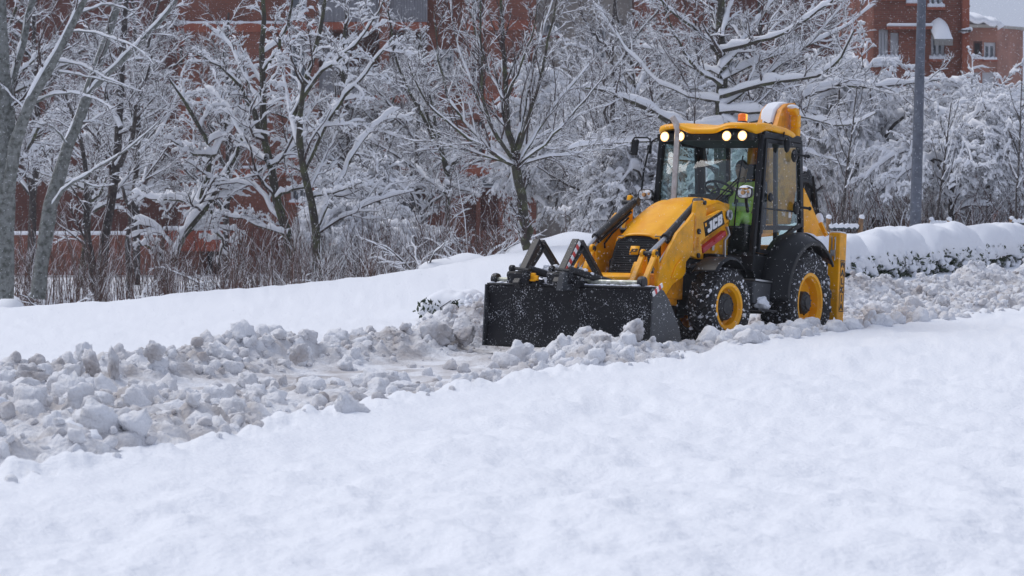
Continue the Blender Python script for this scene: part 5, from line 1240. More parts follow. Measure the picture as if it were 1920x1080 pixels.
# ---- folded pallet forks
def fork(Yc, foot, peak, rear, stripes):
    root = MB(); f0, pk, re = [Vector(P3(p[0], p[1], Yc)) for p in (foot, peak, rear)]
    d1 = (pk - f0).normalized()
    root.bar(f0 - d1 * .10, pk, .095, .10); o = root.build("pallet_fork", BLK, LD, bevel=.012)
    b = MB(); s_ = (re - pk).normalized(); st = pk + Vector((-.05, .012, .0)); b.bar(st, re + s_ * .05, .062, .085); b.bar(pk + Vector((-.10, .02, -.08)), f0 + Vector((-.12, .02, .06)), .04, .05); b.build("fork_brace", BLK, o, bevel=.01)
    b = MB(); b.tube([pk - Vector((0.02, .065, .02)), pk + Vector((-.02, .065, -.02))], .032, 12); b.build("fork_pin", HUBG, o)
    if stripes:
        nrm = Vector((0, 1, 0))
        for i in range(9):
            a, e = f0.lerp(pk, .10 + .86 * i / 9), f0.lerp(pk, .10 + .86 * (i + 1) / 9)
            b = MB(); b.bar(a + nrm * .054 + Vector((.01, 0, .005)), e + nrm * .054 + Vector((.01, 0, .005)), .055, .008); b.build("warning_stripe", (REDW if i % 2 else WHITE), o)
    # hinge block with snow
    b = MB(); b.box(f0.x - .20, f0.x + .05, Yc - .15, Yc + .15, .62, .72); b.box(f0.x - .3, f0.x - .05, Yc - .05, Yc + .22, .60, .68)
    b.tube([(f0.x, Yc - .16, .72), (f0.x, Yc + .16, .72)], .050, 16); b.tube([(f0.x - .05, Yc - .17, .80), (f0.x - .05, Yc - .11, .80)], .045, 14); b.build("fork_hinge", BLK_BUCKET, o, bevel=.012)
    b = MB(); b.tube([(f0.x - .05, Yc + .1, .80), (f0.x - .5, Yc + .42, .68)], .045, 10); b.tube([(f0.x + .02, Yc - .05, .80), (f0.x + .05, Yc + .16, .78)], .02, 8); b.build("hinge_arm", BLK, o)
    return o
fk = fork(-.58, (974, 524), (1009, 452), (1043, 500), False)
b = MB(); c_ = P3(993, 521, -.45); b.box(c_[0] - .01, c_[0] + .03, -.52, -.36, c_[2] - .04, c_[2] + .06); b.box(c_[0] - .01, c_[0] + .03, -.44, -.32, c_[2] - .03, c_[2] + .03); b.build("hinge_tab", YEL, fk, bevel=.01)
fork(.0, (1049, 522), (1082, 452), (1128, 528), True)
# plate between second fork and rod
b = MB(); b.prism([P2(*p, .12) for p in ((1057, 510), (1075, 508), (1112, 528), (1090, 545), (1050, 545))], .06, .14); b.build("fork_carrier_plate", PLATE, LD, bevel=.006)
rg = np.random.default_rng(9); VV, FF = [], []
for i in range(120):
    y = rg.choice([-.58, -.45, .0, .12]) + rg.uniform(-.2, .2); P = sh2[rg.integers(len(sh2))] @ rotm(rg).T * rg.uniform(.01, .034) + np.array([4.36 + rg.uniform(-.15, .14), y, rg.uniform(.64, .86)]); VV.append(P); FF.append(f2 + 42 * i)
mesh_obj("hinge_snow", np_mesh("hinge_snow", np.concatenate(VV), None, SNOW_SOFT, tris=np.concatenate(FF)), fk)['kind'] = 'stuff'

# ---- cab frame
Apt, Apb = Vector((.88, .74, 2.83)), Vector((1.02, .74, 1.22)); Rpt, Rpm, Rpb = Vector((-.27, .74, 2.88)), Vector((-.44, .74, 1.70)), Vector((-.46, .74, 1.28))
def mir(v): return Vector((v.x, -v.y, v.z))
for f_ in (lambda v: v, mir):
    b = MB(); b.bar(f_(Apb), f_(Apt), .075, .07, up=(1, 0, 0)); b.build("front_pillar", BLKP, LD, bevel=.015)
    b = MB(); b.bar(f_(Rpm), f_(Rpt), .08, .075, up=(1, 0, 0)); b.bar(f_(Rpb), f_(Rpm), .08, .075, up=(1, 0, 0)); b.build("rear_pillar", BLKP, LD, bevel=.012)
    b = MB(); b.bar(f_(Apt), f_(Rpt), .08, .09, up=(0, 0, 1)); b.build("side_header", BLKP, LD, bevel=.01)
for q0, q1, w1, w2 in ((Apt, mir(Apt), .10, .12), (Rpt, mir(Rpt), .08, .12), (Rpm, mir(Rpm), .08, .06)): b = MB(); b.bar(q0, q1, w1, w2, up=(0, 0, 1)); b.build("cab_header", BLKP, LD, bevel=.01)
b = MB(); b.box(-.48, 1.0, -.74, .74, 1.20, 1.27); b.box(.98, 1.06, -.74, .74, 1.16, 1.26); b.build("cab_floor", DARK, LD)
for y in (-.36, .36):
    b = MB(); b.bar((-.34, y, 2.84), (-.47, y, 1.5), .05, .05, up=(1, 0, 0)); b.build("rear_window_post", BLKP, LD)
# glass: curved windscreen in one sheet, door, rear
b = MB(); n = 14
for i in range(n + 1):
    t = -1 + 2 * i / n; bow = .10 * (1 - abs(t) ** 2.6); y = .695 * t
    b.v += [(1.03 + bow, y, 1.24), (.97 + bow, y, 1.95), (.90 + bow, y, 2.80)]
for i in range(n): q = 3 * i; b.f += [(q, q + 3, q + 4, q + 1), (q + 1, q + 4, q + 5, q + 2)]
wsn = b.build("windscreen", GLASS, LD, smooth=True); md = wsn.modifiers.new("s", 'SOLIDIFY'); md.thickness = .006
doorp = [(.86, 2.78), (-.22, 2.82), (-.38, 1.72), (-.10, 1.62), (.18, 1.50), (.45, 1.30), (.62, 1.27), (.95, 1.27)]
def ring(pts, t, y0, y1, m, name, par):
    cx_ = sum(p[0] for p in pts) / len(pts); b = MB(); n = len(pts); P = [Vector((p[0], 0, p[1])) for p in pts]; inn = []
    for i in range(n):
        a, c, d = P[i - 1], P[i], P[(i + 1) % n]; e1 = (c - a).normalized(); e2 = (d - c).normalized(); n1 = Vector((e1.z, 0, -e1.x)); n2 = Vector((e2.z, 0, -e2.x)); bis = (n1 + n2).normalized(); inn.append(c + bis * (t / max(.4, bis.dot(n1))))
    ctr = sum(P, Vector()) / n
    if (inn[0] - ctr).length > (P[0] - ctr).length: inn = [c * 2 - q for c, q in zip(P, inn)]
    for i in range(n):
        j = (i + 1) % n; q = [P[i], P[j], inn[j], inn[i]]
        b.add([(v.x, y0, v.z) for v in q] + [(v.x, y1, v.z) for v in q], [(0, 1, 2, 3), (7, 6, 5, 4), (0, 4, 5, 1), (1, 5, 6, 2), (2, 6, 7, 3), (3, 7, 4, 0)])
    o = b.build(name, m, par); return o, [(v.x, v.z) for v in inn]
for sg in (1, -1):
    y0, y1 = sorted((sg * .755, sg * .80)); dr, inn = ring(doorp, .05, y0, y1, BLKP, "door", LD)
    b = MB(); b.prism(inn, *sorted((sg * .770, sg * .776))); b.build("door_glass", GLASS, dr, auto=False)
    if sg > 0:
        b = MB(); a = Vector((.90, .79, 1.98)); b.bar((.86, .79, 1.86), (-.20, .79, 1.90), .022, .022, up=(0, 1, 0)); b.build("door_rail", BLKP, dr)
        b = MB(); x_, z_ = P2(1443, 370, .8); b.lathe([(.0, .8), (.055, .8), (.062, .812), (.05, .83), (.0, .83)], c=(x_, 0, z_), n=18); b.build("door_handle", BLKP, dr)
        b = MB(); x_, z_ = P2(1481, 402, .78); b.prism([(x_ - .035, z_ - .045), (x_ + .035, z_ - .045), (x_ + .035, z_ + .045), (x_ - .035, z_ + .045)], .777, .780); b.build("sticker", STICK, dr)
        text("T41", "sticker_lettering", STICK, dr, Vector(P3(1469, 402, .781)), frame_rot((-1, 0, .03), (0, 0, 1)), .075, off=.001)
        for (px, py) in ((1487, 292), (1490, 390)):
            x_, z_ = P2(px, py, .8); b = MB(); b.ball((x_, .82, z_), (.075, .035, .09), 14, 8); b.tube([(x_, .82, z_ + .02), (x_ - .20, .93, z_ + .01)], .018, 8); b.ball((x_ - .2, .93, z_ + .01), .028, 8, 6); b.build("hinge_cover", BLKP, LD)
b = MB(); b.box(-.455, -.449, -.70, -.39, 1.55, 2.8); b.box(-.40, -.394, .39, .70, 1.55, 2.8)
b.v = [(x + (z - 1.5) * .10 - .06, y, z) for x, y, z in b.v]; b.box(-.415, -.409, -.33, .33, 1.62, 2.78); b.build("rear_glass", GLASS, LD)

# ---- roof
def sq(th, a, e=4.6):
    c, s = math.cos(th), math.sin(th); r = (abs(c) ** e + abs(s) ** e) ** (-1 / e); return r * c, r * s
n = 96; b = MB(); rings = []
Xc, Xh, Yh_ = .40, .76, .80
def rim_z(X, Y):
    fr = sstep(.80, 1.05, X); pod = math.exp(-((abs(Y) - .45) / .20) ** 4)
    zb = 2.895 - .030 * X * 0 + fr * (-.075 + .068 * pod); zt = 2.985 - .06 * sstep(.2, -.36, X) + fr * (-.055 * math.exp(-(Y / .30) ** 4) - .03)
    zb = zb - .05 * sstep(.2, -.36, X); return zb, zt
secs = [(.90, 'b', .03), (.985, 'b', 0), (1.0, 'm', 0), (.985, 't', -.012), (.93, 't', .012), (.80, 't', .03), (.4, 't', .045), (0, 't', .05)]
for k_, (sc_, w_, dz) in enumerate(secs):
    for i in range(n):
        c_, s_ = sq(2 * math.pi * i / n, 1); X = Xc + Xh * c_ * sc_; Y = Yh_ * s_ * sc_; zb, zt = rim_z(Xc + Xh * c_, Yh_ * s_)
        if sc_ < .9: zt = zt * sc_ + 2.955 * (1 - sc_)
        z = {'b': zb, 'm': (zb + zt) / 2, 't': zt}[w_] + dz; b.v.append((X, Y, z))
for k_ in range(len(secs) - 1):
    for i in range(n): j = (i + 1) % n; b.f.append((k_ * n + i, k_ * n + j, (k_ + 1) * n + j, (k_ + 1) * n + i))
roof = b.build("roof", YEL_SMOOTH, LD, smooth=True)
b = MB(); b.box(-.28, 1.0, -.70, .70, 2.78, 2.84); b.box(1.0, 1.10, -.70, .70, 2.74, 2.83); b.build("roof_lining", DARK, roof)
for y in (-.575, -.345, .345, .575):
    b = MB(); b.lathe([(.0, -.07), (.05, -.07), (.072, .0), (.074, .012), (.066, .014)], c=(1.115, y, 2.79), n=24, axis='X'); lp_ = b.build("work_lamp", BLKP, roof)
    b = MB(); b.lathe([(.0, .024), (.03, .022), (.042, .018)], c=(1.115, y, 2.79), n=24, axis='X'); b.build("lamp_lens", LAMP, lp_)
    b = MB(); b.lathe([(.042, .017), (.066, .010)], c=(1.115, y, 2.79), n=24, axis='X'); b.build("lamp_reflector", LAMP_HALO, lp_)
# beacon, snow patches
bx0, _, bz0 = P3(1392, 226, .10); b = MB(); b.lathe([(.075, 0), (.075, .03), (.06, .04)], c=(bx0, .10, bz0 - .05), n=20, axis='Z'); bc = b.build("beacon", BLKP, roof)
b = MB(); b.lathe([(.062, .0), (.062, .08), (.05, .10), (.0, .108)], c=(bx0, .10, bz0 - .008), n=20, axis='Z'); b.build("beacon_dome", ORANGE, bc, smooth=True)
b = MB(); b.box(bx0 - .02, bx0 + .02, .105, .165, bz0, bz0 + .085); b.build("beacon_bulb", ORANGE_L, bc)
def snow_pad(name, par, c_, rx, ry, h, seed, zf=None):
    b = MB(); m_, n_ = 8, 24
    for i in range(m_ + 1):
        t = i / m_
        for k_ in range(n_):
            a = 2 * math.pi * k_ / n_; w_ = 1 + .14 * math.sin(3 * a + seed) + .08 * math.sin(7 * a + seed * 2); X = c_[0] + rx * t * w_ * math.cos(a); Y = c_[1] + ry * t * w_ * math.sin(a)
            b.v.append((X, Y, c_[2] + h * (1 - t ** 3.2) * (1 + .15 * math.sin(9 * X + seed) * math.sin(8 * Y)) - .012 * t))
    for i in range(m_):
        for k_ in range(n_): j = (k_ + 1) % n_; b.f.append((i * n_ + k_, (i + 1) * n_ + k_, (i + 1) * n_ + j, i * n_ + j))
    return b.build(name, SNOW_SOFT, par, smooth=True)
snow_pad("roof_snow", roof, (.62, .34, 2.972), .30, .34, .050, 2); snow_pad("roof_snow", roof, (.25, -.25, 2.985), .42, .36, .045, 5); snow_pad("roof_snow", roof, (.90, -.60, 2.945), .13, .15, .025, 7)
# wiring on the roof
b = MB(); b.tube([P3(1432, 228, .55), P3(1440, 232, .6), P3(1447, 230, .62), P3(1449, 236, .66), P3(1445, 240, .68)], .010, 6); b.build("lamp_bracket", BLKP, roof)

# ---- exhaust, mirrors, lamps, wiper
b = MB(); e0, e1 = Vector(P3(1263, 380, -.38)), Vector(P3(1271, 245, -.38)); b.tube([e0, e0.lerp(e1, .5), e1, e1 + Vector((.02, -.02, .09)), e1 + Vector((.07, -.06, .18))], [.042, .042, .044, .044, .040], 18); b.tube([e0 - Vector((0, 0, .02)), e0 + Vector((0, 0, .06))], .055, 18); b.build("exhaust_pipe", EXH, LD)
b = MB(); mb = [P3(*p, -.95) for p in ((1203, 356), (1207, 320), (1214, 290), (1222, 266), (1230, 260), (1244, 260))]; b.tube(mb, .014, 8); b.tube([P3(*p, -.98) for p in ((1219, 275), (1219, 262), (1214, 258), (1190, 258), (1186, 264), (1186, 272))], .012, 8); b.build("mirror_bracket", BLKP, LD)
b = MB(); c0, c1 = Vector(P3(1192, 262, -.98)), Vector(P3(1188, 291, -.98)); b.bar(c0, c1, .10, .05, up=(1, 0, 0)); b.build("mirror", BLKP, LD, bevel=.015)
b = MB(); c0 = U(1219, 280, 'Y', -.95); b.box(c0[0] - .02, c0[0] + .02, -.99, -.93, c0[2] - .06, c0[2] + .06); b.build("mirror_clamp", BLKP, LD, bevel=.01)
b = MB(); c0 = Vector(P3(1468, 271, .80)); b.ball((c0.x, c0.y + .06, c0.z), (.055, .045, .11), 16, 10); b.tube([(c0.x, c0.y, c0.z + .1), (c0.x - .02, c0.y, c0.z + .17)], .012, 6); b.build("mirror", BLKP, LD)
for (px, py, yy) in ((1211, 365, -.85), (1397, 361, .88)):
    c0 = Vector(P3(px, py, yy)); b = MB(); nn = 24
    def se(a, rx, rz): cc, ss = math.cos(a), math.sin(a); q = (abs(cc) ** 3.2 + abs(ss) ** 3.2) ** (-1 / 3.2); return rx * q * cc, rz * q * ss
    for (dx, f_) in ((-.13, .35), (-.09, .75), (-.02, 1.0), (.02, 1.03), (.02, .90)):
        for k_ in range(nn): y_, z_ = se(2 * math.pi * k_ / nn, .105 * f_, .075 * f_); b.v.append((c0.x + dx, c0.y + y_, c0.z + z_))
    for r_ in range(4):
        for k_ in range(nn): j = (k_ + 1) % nn; b.f.append((r_ * nn + k_, r_ * nn + j, (r_ + 1) * nn + j, (r_ + 1) * nn + k_))
    b.f.append(tuple(range(nn))); hl = b.build("headlamp", BLKP, LD, smooth=False)
    b = MB(); b.v = [(c0.x + .019, c0.y + se(2 * math.pi * k_ / nn, .095, .067)[0], c0.z + se(2 * math.pi * k_ / nn, .095, .067)[1]) for k_ in range(nn)] + [(c0.x - .01, c0.y, c0.z)]; b.f = [(k_, (k_ + 1) % nn, nn) for k_ in range(nn)]; b.build("lamp_glass", CHROME, hl)
    b = MB(); b.ball((c0.x + .01, c0.y - .03, c0.z), (.012, .028, .028), 10, 6); b.ball((c0.x + .01, c0.y + .045, c0.z + .01), (.012, .018, .018), 10, 6); b.build("lamp_bulb", mat("bulb_warm", (.6, .32, .12), .2), hl)
    b = MB(); sg = 1 if yy > 0 else -1; b.tube([(c0.x - .08, c0.y - sg * .02, c0.z - .03), (c0.x - .25, sg * .78, c0.z - .10), (c0.x - .35, sg * .76, c0.z - .22)], .022, 8); b.build("lamp_bracket", BLKP, hl)
    if yy > 0: snow_pad("lamp_snow", hl, (c0.x - .02, c0.y, c0.z + .07), .06, .10, .03, 3)
b = MB(); b.tube([U(1342, 374, 'X', 1.16), U(1384, 334, 'X', 1.12)], .010, 6); b.tube([U(1349, 374, 'X', 1.16), U(1387, 337, 'X', 1.12)], .008, 6); b.tube([U(1393, 292, 'X', 1.09), U(1385, 335, 'X', 1.11), U(1377, 383, 'X', 1.14)], .011, 6); b.tube([U(1386, 335, 'X', 1.12), U(1396, 332, 'X', 1.12), U(1398, 342, 'X', 1.12), U(1390, 348, 'X', 1.12)], .005, 6); b.build("wiper", BLKP, LD)

# ---- cab inside
b = MB(); b.box(-.30, .24, -.27, .27, 1.58, 1.70); st = b.build("seat", SEATM, LD, bevel=.05)
b = MB(); b.box(-.40, -.26, -.26, .26, 1.66, 2.34); b.box(-.38, -.27, -.15, .15, 2.36, 2.56); b.build("seat_back", SEATM, st, bevel=.05)
b = MB(); b.box(-.2, .1, -.2, .2, 1.27, 1.58); b.build("seat_base", DARK, st)
b = MB(); b.prism([(.98, 1.27), (.70, 1.27), (.70, 1.75), (.78, 2.02), (.90, 2.05), (1.0, 1.9)], -.30, .22); b.build("dashboard", DARK, LD, bevel=.02)
b = MB(); b.box(.5, .95, -.70, -.42, 1.27, 1.9); b.box(-.1, .45, -.66, -.42, 1.27, 1.75); b.build("side_console", DARK, LD, bevel=.03)
b = MB(); b.box(.72, .98, .24, .66, 1.27, 1.62); b.build("front_console", DARK, LD, bevel=.03)
ctr = Vector((.60, 0, 2.14)); ax = Vector((-.45, 0, .89)).normalized(); u_ = Vector((0, 1, 0)); w_ = ax.cross(u_)
b = MB(); pts = [ctr + (u_ * math.cos(a) + w_ * math.sin(a)) * .19 for a in np.linspace(0, 2 * math.pi, 29)]; b.tube(pts, .017, 8, cap=False)
for a in (.5, 2.6, 4.7): b.tube([ctr, ctr + (u_ * math.cos(a) + w_ * math.sin(a)) * .185], .012, 6)
b.tube([ctr, ctr - ax * .35], .03, 8); b.build("steering_wheel", BLKP, LD)
b = MB(); b.tube([(.72, .30, 1.27), (.70, .32, 1.95)], .012, 6); b.ball((.70, .32, 1.97), .03, 8, 6); b.build("gear_lever", BLKP, LD)

# ---- fenders, steps, tank
def fender(name, cx_, cz_, a0, a1, prof_, m_, th=.02, n_=26):
    b = MB()
    for i in range(n_ + 1):
        a = math.radians(a0 + (a1 - a0) * i / n_)
        for (y, r) in prof_(i / n_): b.v.append((cx_ + r * math.cos(a), y, cz_ + r * math.sin(a)))
    mm = len(prof_(0))
    for i in range(n_):
        for j in range(mm - 1): q = i * mm + j; b.f.append((q, q + 1, q + mm + 1, q + mm))
    o = b.build(name, m_, LD, smooth=False); md = o.modifiers.new("s", 'SOLIDIFY'); md.thickness = th; return o
for sg in (1, -1):
    fender("rear_fender", -.07, .67, -2, 138, lambda t, sg=sg: [(sg * .72, .92), (sg * .80, .95 - .02 * t), (sg * .93, .945), (sg * 1.06, .90 - .02 * t), (sg * 1.15, .83), (sg * 1.165, .775)], BLKP, .025)
    fender("front_fender", 2.19, .50, 42, 128, lambda t, sg=sg: [(sg * .70, .60), (sg * .74, .63), (sg * 1.03, .63), (sg * 1.06, .60)], BLKP, .014)
    b = MB(); b.prism([(.62, 1.24), (1.06, 1.24), (1.10, 1.02), (.98, .92), (.80, .92)], *sorted((sg * .60, sg * .80))); b.build("cab_side_panel", BLKP, LD, bevel=.02)
    b = MB(); b.box(.80, 1.36, *sorted((sg * .62, sg * .95)), .58, .88); tk = b.build("tool_box", PLATE, LD, bevel=.02)
    b = MB(); b.box(.84, 1.36, *sorted((sg * .80, sg * .97)), .883, .905); b.build("step", STEEL if sg > 0 else HUBG, tk)
    b = MB(); b.box(.84, 1.40, *sorted((sg * .80, sg * 1.05)), .50, .525); b.bar((.88, sg * .9, .60), (.88, sg * .9, .5), .02, .04); b.bar((1.32, sg * .9, .60), (1.32, sg * .9, .5), .02, .04); b.build("lower_step", HUBG, tk)
rg = np.random.default_rng(19); P = lump_shape(i4, rg, 8, .25) * np.array([.17, .09, .085]) + np.array([1.08, .95, .60])
o = mesh_obj("step_snow", np_mesh("step_snow", P, None, SNOW_SOFT, tris=f4), LD)
b = MB(); b.v, b.f = [], []
for i in range(15):
    a = math.radians(96 + 34 * i / 14)
    for j in range(5):
        t = j / 4; y = .90 + .22 * t; r = .955 - .09 * t ** 2 + .035 * math.sin(math.pi * t) * math.sin(math.pi * i / 14) ** .4; b.v.append((-.07 + r * math.cos(a), y, .67 + r * math.sin(a)))
for i in range(14):
    for j in range(4): q = i * 5 + j; b.f.append((q, q + 1, q + 6, q + 5))
b.build("fender_snow", SNOW_SOFT, LD, smooth=True)
b = MB(); b.box(-.74, -.70, .86, .98, 1.14, 1.20); b.build("tail_reflector", REDW, LD)

# ---- backhoe end
b = MB(); b.prism([P2(*p, .36) for p in ((1503, 352), (1512, 372), (1541, 442), (1506, 446), (1500, 436))], .30, .40); b.build("king_post_plate", YEL, LD, bevel=.01)
b = MB(); b.prism([P2(*p, .36) for p in ((1503, 352), (1512, 372), (1541, 442), (1506, 446), (1500, 436))], -.40, -.30); b.build("king_post_plate", YEL, LD, bevel=.01)
b = MB(); b.box(-1.22, -.98, -.935, .935, .72, .98); b.box(-1.16, -.96, -.55, .55, .98, 1.5); b.build("rear_frame", YEL_DIRTY, LD, bevel=.015)
outl = [(1418, 420), (1419, 350), (1420, 290), (1424, 262), (1437, 236), (1446, 206), (1456, 195), (1470, 193), (1479, 205), (1480, 250), (1478, 300), (1474, 350), (1462, 420)]
bp_ = poly(outl, .1)
b = MB(); b.prism(bp_, -.06, .02); b.prism([(x - .02, z) for x, z in bp_], .18, .26); boom = b.build("boom", YEL_DIRTY, LD, bevel=.012)
xs = [p[0] for p in bp_]; zs = [p[1] for p in bp_]
b = MB(); cx_ = (min(xs) + max(xs)) / 2; pa = [P2(*p, .1) for p in ((1440, 236), (1450, 208), (1462, 199), (1476, 206), (1478, 250))]; b.prism([(x, z) for x, z in pa] + [P2(1470, 300, .1), P2(1430, 300, .1)], -.0, .18); b.build("boom_core", YEL_DIRTY, boom)
b = MB(); pts = [P3(*p, .36) for p in ((1489, 275), (1492, 240), (1492, 215), (1484, 202), (1470, 199))]; b.bar(pts[0], pts[1], .11, .12); b.bar(pts[1], pts[2], .11, .12); b.bar(pts[2], pts[3], .10, .12); b.build("dipper_head", YEL, LD, bevel=.02)
b = MB(); p0 = P3(1482, 262, .0); p1 = P3(1482, 222, .0); b.tube([p0, p1], .035, 12); b.build("boom_ram", STEEL, LD)
b = MB(); sp = [(x, z) for x, z in [P2(*p, .1) for p in ((1440, 238), (1447, 209), (1457, 197), (1470, 194), (1478, 206), (1479, 240))]]
b.prism([(x + .035, z + .022) for x, z in sp], -.045, .165); so = b.build("boom_snow", SNOW_SOFT, LD, bevel=.03)
b = MB(); b.ball(tuple(P3(1487, 201, .36)), (.12, .07, .035), 14, 8); b.build("dipper_snow", SNOW_SOFT, LD, smooth=True)
b = MB()
for k_ in range(4):
    d_ = k_ * 3; b.tube([P3(1498 - d_ * .3, 330 + d_, .1 + .05 * k_), P3(1508 + d_ * .6, 322 + d_ * 2, .12 + .05 * k_), P3(1519 + d_, 345 + d_, .15 + .04 * k_), P3(1524 + d_ * .8, 375 + d_, .2 + .03 * k_), P3(1527 + d_ * .7, 402, .2 + .03 * k_), P3(1533 + d_ * .6, 430, .25)], .024, 8)
b.build("hydraulic_hose", BLKP, LD)
b = MB(); b.ball(tuple(P3(1510, 352, .12)), (.14, .12, .28), 14, 10); b.build("valve_cover", BLK, LD)
b = MB(); b.tube([P3(1524, 330, .3), P3(1530, 380, .3), P3(1540, 425, .35), P3(1552, 440, .5)], .02, 8); b.tube([P3(1556, 478, .95), P3(1548, 500, .9), P3(1545, 540, .8)], .022, 8); b.build("hydraulic_hose", BLKP, LD)
b = MB(); b.ball(tuple(P3(1536, 411, .35)), (.07, .06, .09), 12, 8); b.ball(tuple(P3(1507, 320, .1)), (.06, .06, .06), 12, 8); b.build("hose_snow", SNOW_SOFT, LD, smooth=True)
b = MB(); b.bar(P3(1538, 418, .5), P3(1549, 442, .6), .05, .05); b.build("rear_bracket", YEL, LD)
for sg in (1, -1):
    b = MB(); b.box(-1.17, -.94, *sorted((sg * .94, sg * 1.11)), .36, 1.68); lg = b.build("stabiliser_leg", YEL, LD, bevel=.012)
    b = MB(); b.box(-1.13, -.98, *sorted((sg * .97, sg * 1.08)), .15, .36); b.build("leg_foot", HUBG, lg)
    b = MB(); b.box(-1.16, -.95, *sorted((sg * .95, sg * 1.10)), 1.681, 1.70); b.build("leg_snow", SNOW_SOFT, lg, bevel=.008)
    b = MB(); b.box(-.935, -.90, *sorted((sg * .99, sg * 1.06)), 1.36, 1.44); b.tube([(-.92, sg * 1.0, 1.30), (-.92, sg * 1.0, 1.62)], .009, 6); b.tube([(-.92, sg * 1.05, 1.30), (-.92, sg * 1.05, 1.62)], .009, 6); b.build("leg_valve", STEEL, lg)
    if sg > 0:
        zc = .93; b = MB()
        for (x0, x1, z0, z1) in ((-1.135, -1.125, .60, 1.30), (-1.005, -.995, .60, 1.30), (-1.135, -.995, 1.30, 1.31), (-1.135, -.995, .60, .61)): b.box(x0, x1, 1.111, 1.114, z0, z1)
        b.build("nameplate_border", BLKL, lg)
        for i_, ch__ in enumerate("WALKIA"): text(ch__, "nameplate_lettering", BLKL, lg, Vector((-1.065, 1.1135, 1.245 - .116 * i_)), frame_rot((-1, 0, 0), (0, 0, 1)), .118, off=.004, sx=1.2)

# ------------------------------------------------------------------ the driver
drv = empty("person"); drv.matrix_world = M4.copy(); tag(drv, "driver in hi-vis green jacket sitting at the steering wheel inside the cab", "person")
def skin_mesh(name, chains, m, parent, sub=1, root=0):
    vs_, es_, rs_ = [], [], []; idx = {}
    for ch in chains:
        prev = None
        for p, r in ch:
            key = tuple(round(c, 4) for c in p)
            if key not in idx: idx[key] = len(vs_); vs_.append(p); rs_.append(r)
            i = idx[key]
            if prev is not None and prev != i: es_.append((prev, i))
            prev = i
    me = bpy.data.meshes.new(name); me.from_pydata(vs_, es_, []); me.materials.append(m); o = link(bpy.data.objects.new(name, me), parent)
    md = o.modifiers.new("skin", 'SKIN'); md.use_smooth_shade = True
    for i, r in enumerate(rs_): me.skin_vertices[0].data[i].radius = r if isinstance(r, tuple) else (r, r)
    me.skin_vertices[0].data[root].use_root = True
    s_ = o.modifiers.new("sub", 'SUBSURF'); s_.levels = sub; s_.render_levels = sub; return o
hx = -.10
pel = (hx, 0, 1.78); sp1 = (hx - .03, 0, 1.98); ch_ = (hx, 0, 2.18); nk = (hx + .01, 0, 2.30); hb = (hx + .03, 0, 2.40); ht = (hx + .04, 0, 2.52)
def side(s):
    sh = (hx, s * .17, 2.24); el = (hx + .20, s * .27, 2.05); wr = (.46, s * .16, 2.15); pm = (.52, s * .155, 2.17)
    hip = (hx, s * .10, 1.77); kn = (hx + .46, s * .17, 1.80); an = (hx + .60, s * .15, 1.40); toe = (hx + .76, s * .16, 1.33)
    return sh, el, wr, pm, hip, kn, an, toe
body = [[(pel, (.14, .12)), (sp1, (.12, .10)), (ch_, (.15, .11)), (nk, .055), (hb, .078), (ht, .072)]]; jac = [[((hx, 0, 1.84), (.145, .13)), (sp1, (.145, .125)), (ch_, (.165, .135)), ((hx + .005, 0, 2.27), (.075, .075))]]; tro = [[(pel, (.15, .13))]]
tro = []
for s in (1, -1):
    sh, el, wr, pm, hip, kn, an, toe = side(s)
    fing = []
    body.append([(ch_, (.15, .11)), (sh, .06), (el, .042), (wr, .028), (pm, (.034, .022))])
    for k_ in range(4):
        f0 = (pm[0] + .045, pm[1] + (k_ - 1.5) * .020, pm[2] + .012); f1 = (pm[0] + .072 + (.006 if k_ in (1, 2) else 0), f0[1], pm[2] - .008); f2_ = (pm[0] + .052, f0[1], pm[2] - .034)
        body.append([(pm, (.034, .022)), (f0, .010), (f1, .009), (f2_, .008)])
    body.append([(pm, (.034, .022)), ((pm[0] + .01, pm[1] - s * .035, pm[2] + .005), .011), ((pm[0] + .045, pm[1] - s * .045, pm[2] - .012), .009)])
    body.append([(pel, (.14, .12)), (hip, .085), (kn, .058), (an, .04), (toe, .035)])
    jac.append([(ch_, (.165, .135)), (sh, .082), (el, .060), ((wr[0] - .02, wr[1] + s * .008, wr[2] - .006), .042)])
    tro.append([((hx, 0, 1.775), (.15, .13)), (hip, .105), (kn, .080), ((an[0] - .005, an[1], an[2] + .05), .062)])
bo = skin_mesh("body", body, SKIN, drv, 2); skin_mesh("jacket", jac, HIVIS, drv, 2, 1); skin_mesh("trousers", tro, HIVIS_T, drv, 2)
b = MB(); hc = Vector((hx + .045, 0, 2.46)); b.ball(tuple(hc), (.098, .078, .122), 20, 14)
b.v = [(x + (.012 if z < hc.z - .06 and x > hc.x else 0), y * (1 - .12 * max(0, (hc.z - z) / .12)), z) for x, y, z in b.v]
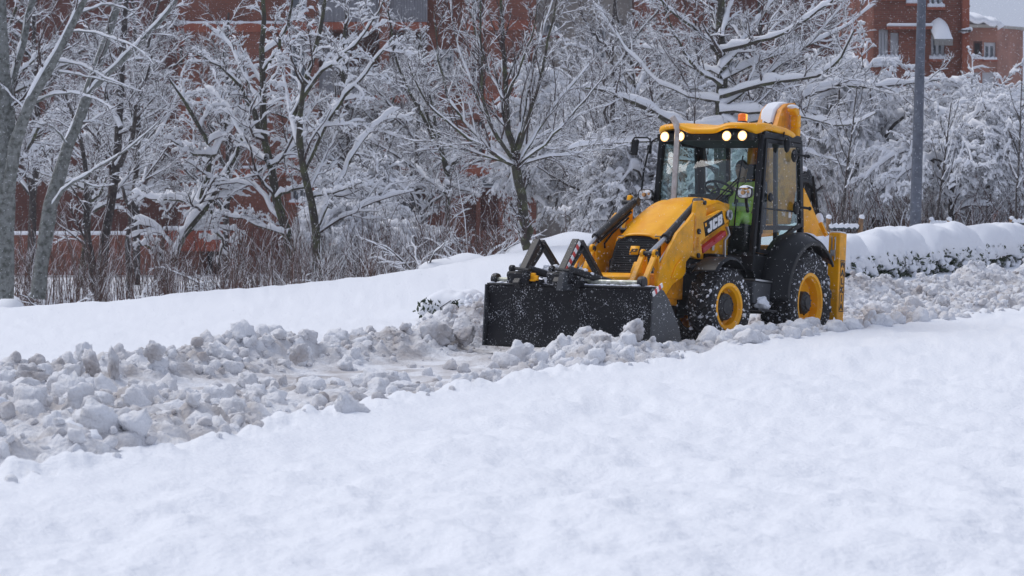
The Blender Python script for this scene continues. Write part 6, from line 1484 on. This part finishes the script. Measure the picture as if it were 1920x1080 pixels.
b.ball((hc.x + .10, 0, hc.z - .008), (.018, .014, .024), 8, 6); b.ball((hc.x + .088, 0, hc.z - .055), (.012, .026, .009), 8, 6)
for s in (1, -1): b.ball((hc.x - .005, s * .080, hc.z - .005), (.018, .010, .030), 8, 6)
b.build("head", SKIN, drv, smooth=True)
b = MB()
for s in (1, -1): b.ball((hc.x + .086, s * .030, hc.z + .012), (.010, .014, .008), 8, 6)
b.build("eye", WHITE, drv); b = MB()
for s in (1, -1): b.ball((hc.x + .094, s * .030, hc.z + .012), (.004, .006, .006), 8, 6); b.bar((hc.x + .094, s * .015, hc.z + .034), (hc.x + .090, s * .048, hc.z + .034), .006, .006)
b.build("pupil_and_brow", HAIR, drv)
b = MB(); b.ball((hc.x - .014, 0, hc.z + .030), (.102, .086, .108), 20, 14); b.v = [(x, y, max(z, hc.z - .05 + max(0, (x - hc.x - .02)) * 1.5)) for x, y, z in b.v]; b.v = [(min(x, hc.x + .078), y, z) for x, y, z in b.v]; b.build("hair", HAIR, drv, smooth=True)
for s in (1, -1):
    sh, el, wr, pm, hip, kn, an, toe = side(s); b = MB(); b.ball((toe[0] - .05, toe[1], toe[2] - .01), (.13, .05, .05), 12, 8); b.build("boot", BLKP, drv)
REF = mat("reflective_band", (.6, .62, .62), .3, metal=.3); b = MB(); b.lathe([(.150, -.025), (.156, -.02), (.156, .02), (.150, .025)], c=(hx - .02, 0, 1.98), n=24, axis='Z'); b.build("reflective_band", REF, drv)

# ------------------------------------------------------------------ snowy air
hm = bpy.data.materials.new("haze_air"); hm.use_nodes = True; t = hm.node_tree; t.nodes.clear()
ho = t.nodes.new("ShaderNodeOutputMaterial"); pv = t.nodes.new("ShaderNodeVolumePrincipled")
pv.inputs['Color'].default_value = (.93, .95, 1.0, 1); pv.inputs['Density'].default_value = .0005; pv.inputs['Anisotropy'].default_value = .2
t.links.new(pv.outputs[0], ho.inputs['Volume'])
hz = MB().box(-95, 95, -6, 238, -1.8, 19).build("haze", hm, auto=False); hz['kind'] = 'stuff'; tag(hz, "pale snowy air filling the scene", "haze")
